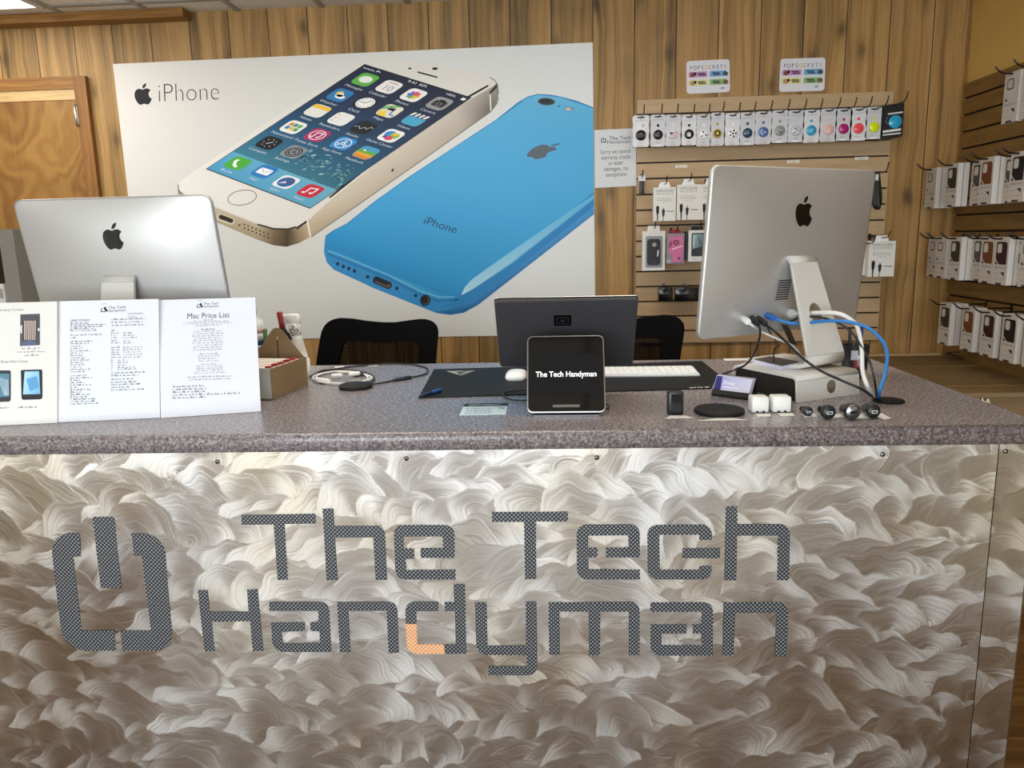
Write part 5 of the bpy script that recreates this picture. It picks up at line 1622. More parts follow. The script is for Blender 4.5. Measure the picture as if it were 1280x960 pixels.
o = puck('charging_puck', 'small dark round charging puck inside the coiled white cable', (449, 469.5), .020, .010, '#3a3b3e')
bw = thing('charging_pad', 'black round charging pad with inline cable left of the desk mat', 'charger', Zc(445, 486))
c = Zc(445, 485); mb = MB(); mb.lathe([(0, .0004), (.044, .0004), (.047, .004), (.047, .008), (.043, .0115), (0, .0118)], '#1f2022', 36, (c[0], c[1], ZC)); mb.build('pad', 'matte', bw)
mb = MB(); mb.tube(spline([Zc(x, y, .0035) for x, y in ((467, 480), (478, 478.5), (492, 475.5))]), .0024, '#151517', 7)
mb.tube(spline([Zc(x, y, .0035) for x, y in ((514, 471.5), (524, 469.8), (533, 466.5), (534.5, 461), (526, 457.6), (512, 455.2), (488, 454.6), (462, 456), (436, 458.6), (412, 462.5), (398, 465.6), (388, 470.5))]), .0024, '#151517', 7)
mb.build('cord', 'cable', bw)
p, q = Zc(491.5, 475.2, .005), Zc(514.5, 471.6, .005)
mb = MB(); mb.tube([p, p*.92+q*.08, q*.92+p*.08, q], [.003, .0062, .0062, .003], '#1b2230', 10); mb.build('inline_switch', 'plastic', bw)
cable('black_lead', 'black lead looped over the coiled white cable', [(390, 469.5, None), (404, 463, None), (432, 462, None), (458, 466, None), (468, 473, None), (462, 479, None)], .0024, '#1a1a1c')

# ---- sample accessories along the front with their price strips
def block(name, label, p0, w, d, h, col, rz=0, mat='plastic', bev=.003, cat='charger'):
    o = thing(name, label, cat, p0, rz)
    mb = MB(); mb.box((-w/2, 0, .0004), (w/2, d, h), col); mb.build('case', mat, o, world=False, bevel=bev)
    return o
c = Zc(845, 518.5)
o = block('power_bank', 'small upright black power bank in front of the desk mat', c, .034, .026, .052, '#17181a', .05)
mb = MB(); mb.box((-.011, -.0005, .006), (.012, .0002, .047), '#0d0e0f'); mb.build('front_panel', 'gloss', o, world=False)
o = puck('charging_pad', 'black flat round charging pad in front of the business card holder', (899, 515.6), .056, .010, '#1b1b1c')
slip('price_strip', 'white price strip in front of the black power bank', [(838, 519.6), (856, 519.5), (866, 522.5), (832, 523.3)], '#d8d6cf', 'label')
slip('price_strip', 'long white price strip in front of the flat black charging pad', [(895, 523), (915, 522.6), (934, 525.2), (873, 526.2)], '#d8d6cf', 'label')
for (x, y, w, lb, xs) in ((950.5, 516.3, .038, 'left white wall charger cube in front of the riser', [(944, 517.6), (962, 517.3), (964, 520.5), (947, 521)]),
                       (977.5, 515.8, .041, 'right white wall charger cube in front of the riser', [(972, 517), (990, 516.5), (994, 519.8), (976, 520.7)])):
    c = Zc(x, y)
    o = block('wall_charger', lb, c, w, .036, .036, '#e6e6e1', .04, 'plastic', .004)
    mb = MB()
    for dx in (-.007, .007): mb.box((dx-.0025, -.0006, .0012), (dx+.0025, .0, .005), '#1b1b1c')
    mb.build('port', 'matte', o, world=False)
    slip('price_strip', 'white price strip under the '+lb.split(' in ')[0], xs, '#d8d6cf', 'label')
cars = [(1011, 514.5, .0085, .034, '#1a1a1b', '#2e2e30', 'first from the left of the four black car chargers, the smallest', False),
        (1037, 515.5, .0125, .040, '#1b1b1d', '#26272a', 'matt black second one of the four car chargers', False),
        (1067, 514.8, .0145, .044, '#1b1b1d', '#aeb0b2', 'silver faced third one of the four car chargers', True),
        (1093, 514.3, .0125, .040, '#161617', '#1f2022', 'black car charger nearest the cable grommet, rightmost of four', False)]
for x, y, r, ln_, cb, cf, lb, silver in cars:
    r *= 1.22; c = Zc(x, y, r+.0004)
    ax = V(-.22, .975, 0)
    o = thing('car_charger', lb, 'charger', Zc(x, y))
    mb = MB(); mb.lathe([(r*.96, .001), (r, .003), (r, .012), (r*.86, .016), (r*.72, .020), (r*.66, ln_*.8), (r*.4, ln_*.92), (r*.28, ln_)], cb, 24, c, axis=ax); mb.build('barrel', 'gloss', o)
    mb = MB(); mb.lathe([(r*.95, .0008), (r*.93, -.0006), (0, -.0006)], cf, 24, c, axis=ax)
    mb.build('face_plate', 'metal' if silver else 'plastic', o)
    sx = V(.975, .22, 0); ee = c-ax*.0012
    mb = MB()
    A = Art(mb, lambda u, v, h: ee+sx*u+V(0, 0, v)-ax*h, .0003)
    A.rrect(0, -.001, r*.95, r*.42, r*.1, '#dcdcd8' if not silver else '#222224', 1); A.rrect(0, -.001, r*.75, r*.22, r*.05, '#0c0c0d', 2)
    if silver: A.rrect(0, r*.5, r*.95, r*.34, r*.1, '#222224', 1); A.rrect(0, r*.5, r*.7, r*.16, r*.05, '#8f9092', 2); A.line([(-r*.6, -r*.55), (r*.55, -r*.55)], r*.15, '#2a2a2c', 1)
    mb.build('port', 'plastic', o)
    slip('price_strip', 'price strip under the '+lb, {1011: [(1001, 518.2), (1018, 517.6), (1022, 521), (1006, 521.8)], 1037: [(1032, 519), (1050, 518), (1055, 521.4), (1038, 522.6)], 1067: [(1060, 518.4), (1078, 517.6), (1089, 522.2), (1064, 523.2)], 1093: [(1090, 518), (1103, 517.2), (1113.5, 523), (1104, 524.4), (1096, 521)]}[x], '#d8d6cf', 'label')

# ---- business card holder
P0, P1 = Zc(889, 494.5), Zc(934, 500.5)
u = P1-P0; wl = np.linalg.norm(u); u = u/wl; bk_ = V(-u[1], u[0], 0)
ch = thing('card_holder', 'black business card holder with purple and white cards in front of the riser', 'holder', (P0+P1)/2, math.atan2(u[1], u[0]))
tl_ = .5
upc = V(0, 0, 1)*math.cos(tl_)+bk_*math.sin(tl_); nc = np.cross(u, upc)
mb = MB()
mb.obox(P0+V(0, 0, .0005), u*wl, bk_*.055, V(0, 0, .005), '#131314')
mb.obox(P0+V(0, 0, .0055)+nc*.0, u*wl, bk_*.003, upc*.012, '#17171a')
mb.obox(P0+bk_*.022+V(0, 0, .0055), u*wl, bk_*.004, upc*.048, '#131314')
mb.prism([(.020, .0055), (.055, .0055), (.050, .012), (.044, .046)], lambda a, b, w: P0+u*w+bk_*a+V(0, 0, b), wl-.004, wl, '#151517')
mb.build('holder_body', 'plastic', ch)
stk = thing('business_card_stack', 'stack of purple and white business cards standing in the black holder', 'cards', (P0+P1)/2+bk_*.012+V(0, 0, .0055), math.atan2(u[1], u[0]))
q0 = P0+bk_*.0045+V(0, 0, .0062)-u*.0005
mb = MB()
wc_ = wl*1.0
mb.obox(q0, u*wc_, bk_*.0165, upc*.047, '#cfcfe6'); mb.build('card_stack', 'print', stk)
mb = MB(); A = Art(mb, lambda a, b, h: q0+u*a+upc*b+nc*(h), .0003)
A.poly([(.001, .001), (wc_*.22, .001), (wc_*.17, .046), (.001, .046)], '#2d2a73', 1); A.poly([(wc_*.22, .001), (wc_-.001, .001), (wc_-.001, .046), (wc_*.17, .046)], ['#b9b9d9', '#d9d9ea', '#d3d3ea', '#9d9dd0'], 1)
A.text('Digital', (wc_*.24, .026), (.013, 0), (0, .013), '#f2f2fa', 2, width=.030, offset=.015); A.rect(wc_*.25, .018, wc_*.7, .0205, '#efeff8', 2); A.rect(wc_*.22, .010, wc_*.75, .012, '#efeff8', 2); A.rect(wc_*.05, .0012, wc_*.5, .003, '#efeff8', 2)
mb.build('card_print', 'print', stk)

# ================================================================== CHAIRS BEHIND THE COUNTER
CY = 2.95
fch = lambda u, v, w: Yp(u, v, CY)+V(0, w, 0)
c0 = Yp(472, 420, CY)
ch1 = thing('office_chair', 'black mesh office chair behind the counter, left of the register', 'chair', (c0[0], CY+.25, 0))
out = [(396, 458), (398.5, 437), (401, 421), (403, 412), (407, 404.6), (413, 400.2), (421, 398.5), (437, 399.6), (453, 402.6), (471, 404.6), (490, 404.8), (510, 401.6), (524, 399.8), (533, 399.9), (541, 402.8), (546, 408.5), (547.6, 416), (546.6, 428), (545.4, 441), (544.2, 456)]
tail = [(540, 480), (532, 500), (515, 507), (471, 509), (427, 508), (410, 502), (402, 484)]
full = out+tail
N_ = 40
def resample(pts, n):
    P = [V(p) for p in pts]+[V(pts[0])]
    L = [0]
    for a, b in zip(P[:-1], P[1:]): L.append(L[-1]+np.linalg.norm(b-a))
    o = []
    for k in range(n):
        s = L[-1]*k/n
        i = max(j for j in range(len(L)-1) if L[j] <= s)
        t = (s-L[i])/(L[i+1]-L[i]+1e-9); o.append(tuple(P[i]*(1-t)+P[i+1]*t))
    return o
ro = resample(full, 72)
cen = V(472, 462)
inn = []
for p in ro:
    x = 472+(p[0]-472)*.675
    y = p[1]
    y2 = 427+(y-400)*(.70) if y < 470 else 475+(y-470)*.5
    inn.append((x, max(427+3.0*math.cos((x-472)/55*PI/1.0)*-.5, y2)))
bend = lambda u, v, w: fch(u, v, w)+V(0, -.045*(1-((u-472)/76)**2)*-1-.0, 0)
mb = MB(); mb.ring(ro, inn, bend, -.014, .014, '#0c0c0d'); mb.build('backrest_frame', 'black', ch1)
mb = MB(); cxy = bend(472, 462, 0); cid = mb.addv(cxy)
ids = [mb.addv(bend(u, v, 0)) for u, v in inn]
for i in range(len(ids)): mb.face([ids[i], ids[(i+1) % len(ids)], cid], '#0c0c0d')
mb.build('backrest_mesh', 'mesh', ch1)
cx, cy = float(c0[0]), CY+.29
mb = MB(); so = rrect_pts(cx, cy, .48, .46, .11, 6)
pr_ = [(1., .44), (1.03, .455), (1.03, .475), (.96, .495), (.8, .503), (.3, .5)]
Rg = [[mb.addv((cx+(u-cx)*k, cy+(v-cy)*k, h)) for u, v in so] for k, h in pr_]
for a_, b_ in zip(Rg[:-1], Rg[1:]):
    for i in range(len(so)): mb.face([a_[i], a_[(i+1) % len(so)], b_[(i+1) % len(so)], b_[i]], '#101011', True)
mb.face(Rg[0][::-1], '#101011'); mb.face(Rg[-1], '#101011'); mb.build('seat', 'matte', ch1)
mb = MB(); mb.tube(spline([(cx, CY+.075, .98), (cx, CY+.07, .70), (cx, CY+.09, .50), (cx, CY+.20, .425)]), .022, '#0e0e0f', 10); mb.build('back_spine', 'matte', ch1)
mb = MB(); mb.lathe([(.03, .09), (.03, .26), (.02, .262), (.02, .42), (.06, .425), (.06, .44)], '#1a1a1b', 16, (cx, cy, 0)); mb.build('gas_column', 'metal', ch1)
for k in range(5):
    an = k*2*PI/5+.3; e = V(cx+.30*math.cos(an), cy+.30*math.sin(an), .075)
    mb = MB(); mb.tube([(cx, cy, .10), e], [.026, .016], '#141415', 10); lg = mb.build('base_leg', 'plastic', ch1)
    mb = MB(); t2_ = V(-math.sin(an), math.cos(an), 0); cc_ = V(e[0], e[1], .0285)
    mb.lathe([(0, -.022), (.022, -.022), (.028, -.016), (.028, .016), (.022, .022), (0, .022)], '#0d0d0e', 16, cc_, axis=t2_)
    mb.tube([e-V(0, 0, .02), e+V(0, 0, .01)], .010, '#111112', 8)
    mb.build('caster', 'matte', lg)
dx = float(Yp(855, 424, CY)[0]-Yp(547.6, 416, CY)[0])
dup(ch1, (c0[0]+dx, CY+.25, 0), 0, 'black mesh office chair behind the counter between register and big computer')

# ================================================================== LEFT CABINET
qx = float(Yp(17.5, 300, 3.0)[0]); qz = float(Yp(17, 286.5, 3.0)[2])
cab = thing('metal_cabinet', 'grey metal cabinet cut off at the left photo edge beside the door', 'cabinet', (qx-.3, 3.15, 0))
mb = MB()
g_ = '#7c776e'
mb.box((qx-.062, 3.0, 0), (qx, 3.4, qz), g_); mb.box((qx-.62, 3.0, 0), (qx-.56, 3.4, qz), g_); mb.box((qx-.56, 3.0, qz-.02), (qx-.062, 3.4, qz), g_); mb.box((qx-.56, 3.37, .03), (qx-.062, 3.4, qz-.02), '#2e2016'); mb.box((qx-.56, 3.0, 0), (qx-.062, 3.4, .03), g_)
mb.build('cabinet_shell', 'paint', cab)
for z in (.5, .95, 1.22):
    mb = MB(); mb.box((qx-.56, 3.02, z-.012), (qx-.062, 3.37, z), '#4a3a2a'); mb.build('shelf', 'paint', cab)
for k in range(3):
    o = thing('binder', ['white binder on the cabinet shelf nearest its right post', 'white binder second from the right post of the cabinet', 'white binder third from the right post of the cabinet'][k], 'binder', (qx-.085-.05*k, 3.2, 1.2205))
    mb = MB(); mb.box((-.019, -.14, 0), (.019, .14, .12-.01*k), '#d8d5cf'); mb.build('cover', 'print', o, world=False, bevel=.003)
    mb = MB(); mb.box((-.012, -.1412, .05), (.012, -.1402, .09), '#9d9a92'); mb.build('spine_label', 'print', o, world=False)

# ================================================================== CARTONS UNDER THE SIDE WALL
def carton(label, x0, x1, y0, y1, h, lid=True):
    o = thing('cardboard_carton', label, 'box', ((x0+x1)/2, (y0+y1)/2, 0))
    mb = MB(); mb.box((x0, y0, .001), (x1, y1, h-.004)); mb.build('carton_body', 'cardboard', o, bevel=.004)
    ym = (y0+y1)/2
    for a, b in ((y0-.004, ym-.002), (ym+.002, y1)):
        mb = MB(); mb.hexa([(x0-.002, a, h-.0036), (x1, a, h-.0036), (x1, b, h-.0036), (x0-.002, b, h-.0036), (x0-.002, a, h), (x1, a, h), (x1, b, h), (x0-.002, b, h)], '#808080'); mb.build('top_flap', 'cardboard_dim', o)
    mb = MB(); mb.box((x0+.02, ym-.003, h+.0002), (x1-.02, ym+.003, h+.0009), '#a58a60'); mb.build('tape_strip', 'plastic', o)
    return o
carton('large brown carton in the corner under the side wall boxes', 1.06, 1.865, 3.19, 3.80, .86)
o = carton('brown carton nearest the counter end on the right', 1.10, 1.865, 2.91, 3.18, .86)
mb = MB(); mb.box((1.098, 2.896, .846), (1.862, 2.909, .8605), '#b1935f'); mb.build('folded_lip', 'cardboard', o)
mb = MB(); mb.box((1.0, 3.845, .84), (1.86, 3.885, .8605), '#c3ab82'); mb.box((1.0, 3.845, .0), (1.86, 3.885, .8395), '#6a5230')
o = mb.build('ledge_board', 'paint', loc=(1.43, 3.865, 0)); tag(o, 'pale ledge board at the foot of the back wall behind the corner carton', 'board')
rnd = random.Random(5)
pts = [Yp(1222+i*2.0, 498+(i % 3)*3.0-(i % 2)*2, 2.8955-.004*(i % 3)) for i in range(9)]
mb = MB()
for i in range(8):
    mb.poly([pts[i], pts[i+1], pts[i+1]+V(.004, -.004, -.014), pts[i]+V(.003, -.002, -.012)], '#e9e4d6')
o = mb.build('plastic_tape', 'gloss', loc=pts[4]); tag(o, 'crumpled pale plastic tape on the front of the nearer carton', 'tape')
c = Zp(1196, 448, .863)
mb = MB(); mb.tube(spline([c+V(rnd.uniform(-.05, .05), rnd.uniform(-.04, .04), rnd.uniform(0, .03)) for _ in range(9)], 5), .003, '#3a2f26', 6)
o = mb.build('wire_scrap', 'cable', loc=c); tag(o, 'dark twisted scrap of wire lying in the corner on the carton', 'wire')
# ================================================================== GOODS ON THE BACK WALL
def hook(label, x, z0, z1, y1, tip=.035, group=None, r=.0027):
    """display hook from the slats out towards the room, end turned up"""
    z0 = z1
    label = 'hook carrying the '+' '.join(label.replace('black display hook carrying the ', '').replace('short black hook carrying the ', '').split()[:12])
    path = [(x, SY-.002, z0), (x, SY-.03, z0), (x, y1+.02, z1), (x, y1+.006, z1+.004), (x, y1-.006, z1+.014), (x, y1-.016, z1+tip)]
    mb = MB(); mb.tube(path, r, '#121213', 7)
    mb.box((x-.006, SY-.004, z0-.014), (x+.006, SY-.0005, z0+.018), '#161617')
    o = mb.build('display_hook', 'gloss', loc=(x, SY, z0)); tag(o, label, 'hook', group); return o
GY = 3.765
def grip_pack(px0, py0, px1, py1, draw, label, box=False, tone='#d3d4d6', name=''):
    a, b = Yp(px0, py0, GY), Yp(px1, py1, GY)
    x0, x1, z1, z0 = a[0], b[0], a[2], b[2]
    w, h = x1-x0, z1-z0
    cx = (x0+x1)/2
    o = thing('phone_grip_pack', label, 'package', (cx, GY, z0))
    fl = lambda u, v, ww: V(x0+u*w, GY-ww, z1-v*h)
    mb = MB()
    if box:
        mb.prism([(0, .06), (1, 0), (1, .92), (0, 1)], lambda u, v, ww: fl(u, v, ww), -.055, .0, '#111113')
    else:
        pts = [(.12, 0), (.88, 0), (.96, .04), (1, .12), (.96, .3), (1, .48), (.95, .66), (1, .86), (.97, .97), (.9, 1), (.1, 1), (.03, .97), (0, .86), (.05, .66), (0, .48), (.04, .3), (0, .12), (.04, .04)]
        mb.prism(pts, fl, -.012, 0, tone, side='#9a9a9a')
    mb.build('package_body', 'plastic', o)
    mb = MB(); A = Art(mb, lambda u, v, hh: fl(u, v, hh), .0005)
    if box:
        A.poly([(.28, .28), (.95, .24), (.95, .28), (.28, .32)], '#d8d8d8'); A.poly([(.1, .75), (.92, .70), (.92, .76), (.1, .81)], '#e2e2e2'); A.poly([(.1, .85), (.92, .81), (.92, .85), (.1, .89)], '#cfcfcf'); A.line([(.3, .36), (.2, .5), (.35, .6)], .02, '#7d8085')
    else:
        A.poly([(.28, .045), (.72, .045), (.72, .085), (.58, .085), (.5, .11), (.42, .085), (.28, .085)], '#16171a')
        A.scribble(.16, .86, .175, .03, '#9a9da2', 1, int(px0)); A.scribble(.35, .65, .89, .03, '#6f7277', 1, int(px0)+1)
        A.poly([(.25, .94), (.75, .94), (.62, 1.0-.01), (.38, 1.0-.01)], '#e9eaeb' if int(px0) % 2 else '#c9b9a6')
    mb.build('package_print', 'print', o)
    cv = .63 if not box else .52
    R_ = w*.30
    c = fl(.5 if not box else .62, cv, 0)
    mb = MB(); mb.lathe([(R_*.9, 0), (R_, .002), (R_, .006), (R_*.94, .0075), (0, .0076)], draw[0], 26, c, axis=(0, -1, 0))
    B = Art(mb, lambda u, v, hh: V(c[0]+u*R_, c[1]-.0077-hh, c[2]-v*R_), .0005)
    if len(draw) > 1: draw[1](B)
    if name == 'first':
        C2 = Art(mb, lambda u, v, hh: fl(u, v, .0006+hh), .0006); C2.ell(.5, .36, .26, .125, '#e6e7e9', 2); C2.ell(.62, .33, .10, .06, '#b9bcc0', 3)
    g = mb.build('grip_disc', 'gloss', o)
    if not box and name != 'first':
        mb = MB(); B2 = Art(mb, lambda u, v, hh: fl(u, v, hh), .0006); B2.ell(.5, .34, .09, .045, draw[0]); mb.build('small_emblem', 'print', o)
    hx, hz = cx, z1-h*.075
    hook('black display hook carrying the '+label, hx, 1.957 if abs(hz-1.957) < .05 else hz+.01, hz, 3.635)
    return o
def sw(cols, seed):                      # marbled / patterned disc
    def f(B):
        r = random.Random(seed)
        for k in range(9):
            an = r.uniform(0, 6.28); d_ = r.uniform(0, .6)
            B.ell(d_*math.cos(an), d_*math.sin(an), r.uniform(.12, .36), r.uniform(.06, .2), r.choice(cols), 1+k*.1, r.uniform(0, 3), 10)
    return f
def ringd(c_, r0):
    return lambda B: B.ringl(ell_pts(0, 0, r0, r0, 20), .16, c_)
def flag(B):
    for k in range(4): B.line([(-.7, -.5+k*.35), (0, -.35+k*.35), (.75, -.55+k*.35)], .12, '#b8434a', 1)
    B.poly([(-.75, -.5), (-.1, -.35), (-.1, .1), (-.75, 0)], '#3a4a78', 2)
def hand(B):
    B.poly([(-.35, .55), (-.4, -.1), (-.3, -.5), (-.12, 0), (-.05, -.6), (.08, -.05), (.25, -.55), (.3, 0), (.42, .1), (.3, .55)], '#d8d8da')
def soccer(B):
    for k in range(5): B.ell(.62*math.cos(k*1.257), .62*math.sin(k*1.257), .24, .2, '#141414', 1, k*1.257, 6)
    B.ell(0, 0, .24, .24, '#141414', 1, 0, 6)
def splash(B):
    for k in range(6): B.ell(.55*math.cos(k*1.05+.3), .55*math.sin(k*1.05+.3), .3, .13, '#f4f4f4' if k % 2 else '#0f0f10', 1, k*1.05, 9)
packs = [
 (790.5, 144.5, 811.5, 183.5, ('#1c1c1e', lambda B: B.poly([(-1, -.6), (-.6, -.1), (.6, -.1), (1, -.6), (.8, .3), (-.8, .3)], '#2b2b2e')), 'black tab phone grip pack leftmost in the top row', 'first'),
 (813, 143.5, 832, 183, ('#101012', ringd('#3a3a3d', .5)), 'plain black disc phone grip pack second in the top row', ''),
 (832, 143.5, 851, 182.5, ('#dedfe2', flag), 'red white and blue flag phone grip pack', ''),
 (852, 144, 870.5, 181.5, ('#131315', hand), 'phone grip pack with a white hand on black', ''),
 (870.5, 143.5, 888.5, 182.5, ('#e9e9ea', splash), 'phone grip pack with black and white splashes', ''),
 (888, 141, 905, 182, ('#b9a23a', lambda B: (B.ell(0, 0, .7, .7, '#1b1b1c', 1), B.ell(0, 0, .35, .4, '#d0b545', 2))), 'yellow ringed phone grip pack turned sideways', ''),
 (906.5, 142, 925, 181.5, ('#f1f1f1', soccer), 'black and white football pattern phone grip pack', ''),
 (925, 141, 943.5, 181, ('#26405e', sw(['#3f6b92', '#1a2c44', '#6f93ad'], 4)), 'dark blue marbled phone grip pack', ''),
 (944.5, 139.5, 963.5, 180, ('#4f6aa0', sw(['#7f97c4', '#3a5288', '#a9b8d6'], 5)), 'bluish globe phone grip pack left of the similar darker one', ''),
 (964.5, 138.8, 984, 178.8, ('#41588c', sw(['#5f78ac', '#2c3f6c', '#9fb0cc'], 6)), 'deep blue globe phone grip pack left of the grey marble one', ''),
 (985, 138, 1004.5, 178.3, ('#8f9490', sw(['#55605a', '#c3c8c4', '#3f4844'], 7)), 'grey green marble phone grip pack', ''),
 (1004.5, 138, 1024, 177.6, ('#c3c6ca', sw(['#8b8f96', '#e9eaec', '#6c7078'], 8)), 'white and grey marble phone grip pack', ''),
 (1024.5, 137.4, 1043.5, 178, ('#3f9cc4', sw(['#7cc3dc', '#2a7ea6', '#56b0d0'], 9)), 'sky blue marble phone grip pack', ''),
 (1025+20, 136, 1045+19, 177, ('#e3b9b2', sw(['#f0d0c4', '#d9a3aa', '#efe0d0'], 10)), 'pale pink opal phone grip pack', ''),
 (1065, 136, 1083, 175.6, ('#a8216c',), 'magenta disc phone grip pack', ''),
 (1083, 134.8, 1101.5, 175.5, ('#ef4f57',), 'coral red disc phone grip pack', ''),
 (1084+17.5, 134, 1103+17.5-1.5, 173.5, ('#d8e316',), 'bright yellow disc phone grip pack', ''),
]
# spread the last ones to the photo's spacing
for k, (x0, y0, x1, y1, dr, lb, nm) in enumerate(packs):
    if k >= 13:
        cxs = {13: 1035.5, 14: 1054.5, 15: 1073, 16: 1092.5}
        x0, x1 = cxs[k]-9.5, cxs[k]+9.5
    elif k >= 8:
        cxs = {8: 954, 9: 954, 10: 974.8, 11: 994.8, 12: 1014}
    if k == 9: continue
    if k in (8, 10, 11, 12):
        x0, x1 = cxs[k]-9.7, cxs[k]+9.7
    grip_pack(x0, y0, x1, y1, dr, lb, False, '#c9cacd' if k % 3 else '#d6d7d9', nm)
grip_pack(1103, 129, 1127.5, 174, ('#2aa3cc',), 'black boxed phone grip with a cyan disc at the right end', True)

def goods(name, label, px0, py0, px1, py1, y, th, col, cat='package', mat='print', parts=(), bev=0):
    """upright packet whose front shows between two photo corners at depth y"""
    a, b = Yp(px0, py0, y), Yp(px1, py1, y)
    o = thing(name, label, cat, ((a[0]+b[0])/2, y+th/2, b[2]))
    mb = MB(); mb.box((a[0], y, b[2]), (b[0], y+th, a[2]), col); mb.build('packet', mat, o, bevel=bev)
    w, h = b[0]-a[0], a[2]-b[2]
    fl = lambda u, v, hh: V(a[0]+u*w, y-hh, a[2]-v*h)
    return o, fl, (a, b, w, h)
def cable_box(label, x0, y0, x1, y1, two=True, y=3.72):
    o, fl, (a, b, w, h) = goods('cable_box', label, x0, y0, x1, y1, y, .03, '#dddcd6')
    mb = MB(); A = Art(mb, fl, .0005)
    A.text('UNPLUGGED', (.5, .13), (.10, 0), (0, -.085), '#5a5c60', 1, width=.78, align='c'); A.text('A C C E S S', (.5, .215), (.10, 0), (0, -.085), '#6c6e72', 1, width=.72, align='c')
    A.scribble(.2, .8, .335, .03, '#8c8e92', 1, 3); A.scribble(.15, .85, .39, .03, '#77797e', 1, 4); A.scribble(.35, .7, .45, .03, '#8c8e92', 1, 5)
    A.poly([(.12, .56), (.26, .56), (.25, .74), (.22, .80), (.21, 1.0), (.17, 1.0), (.16, .8), (.13, .74)], '#1a1a1c'); A.rect(.16, .53, .22, .56, '#7b7d80')
    A.poly([(.38, .66), (.52, .66), (.5, .82), (.46, .88), (.46, 1.0), (.43, 1.0), (.43, .88), (.40, .82)], '#2a2b2e'); A.rect(.42, .60, .48, .66, '#7b7d80')
    A.rect(.60, .70, .92, .722, '#55575b')
    mb.build('package_print', 'print', o)
    mb = MB(); mb.prism([(.3, -.16), (.7, -.16), (.78, 0), (.22, 0)], lambda u, v, ww: fl(u, v, ww), -.016, -.014, '#e8e8e6'); mb.build('hang_tab', 'print', o)
    cx, tz = (a[0]+b[0])/2, a[2]+h*.10
    hook('black display hook carrying the '+label, cx, min(GR, key=lambda g: abs(g-tz-.01)), tz, 3.66, .03)
cable_box('white cable box leftmost on the back wall hooks', 817, 234.5, 844.5, 276)
cable_box('white cable box second from left, partly behind another', 846.5, 231, 874.5, 274.5)
cable_box('white cable box tucked against the left edge of the big computer', 875.5, 230.5, 903, 274)
cable_box('white cable box hanging right of the big computer', 1087, 301.8, 1117, 345.5)
# coloured card packets hung behind the right-hand cable box
for k, (c_, lb) in enumerate((('#5b4f6b', 'purple card packet edge left of the right cable box'), ('#8d7a66', 'brown card packet edge left of the right cable box'), ('#d0cdc6', 'pale card packet edge left of the right cable box'))):
    x = 1077+k*3.2
    o, fl, g_ = goods('card_packet', lb, x-3, 301, x+2.6, 344, 3.80-.018*k, .012, c_)
    mb = MB(); A = Art(mb, fl, .0004); A.rect(0, .52, 1, 1, '#b9a288' if k < 2 else '#e2e0da'); mb.build('package_print', 'print', o)
hook('black display hook carrying the coloured card packets beside the right cable box', float(Yp(1080, 310, 3.77)[0]), 0, float(Yp(1080, 304, 3.77)[2]), 3.66, .03)
# little black dongle at the left end
o, fl, (a, b, w, h) = goods('usb_adapter', 'small black adapter hanging at the left edge of the slats', 799.5, 225.5, 805, 243.5, 3.83, .014, '#151517', mat='plastic', bev=.002)
mb = MB(); mb.prism([(-.3, -.33), (1.3, -.33), (1.3, .05), (-.3, .05)], lambda u, v, ww: fl(u, v, ww), .0005, .003, '#dcdcda'); mb.build('header_card', 'print', o)
hook('short black hook carrying the small black adapter', (a[0]+b[0])/2, GR[3+0] if False else 1.729, a[2]+.014, 3.80, .03)

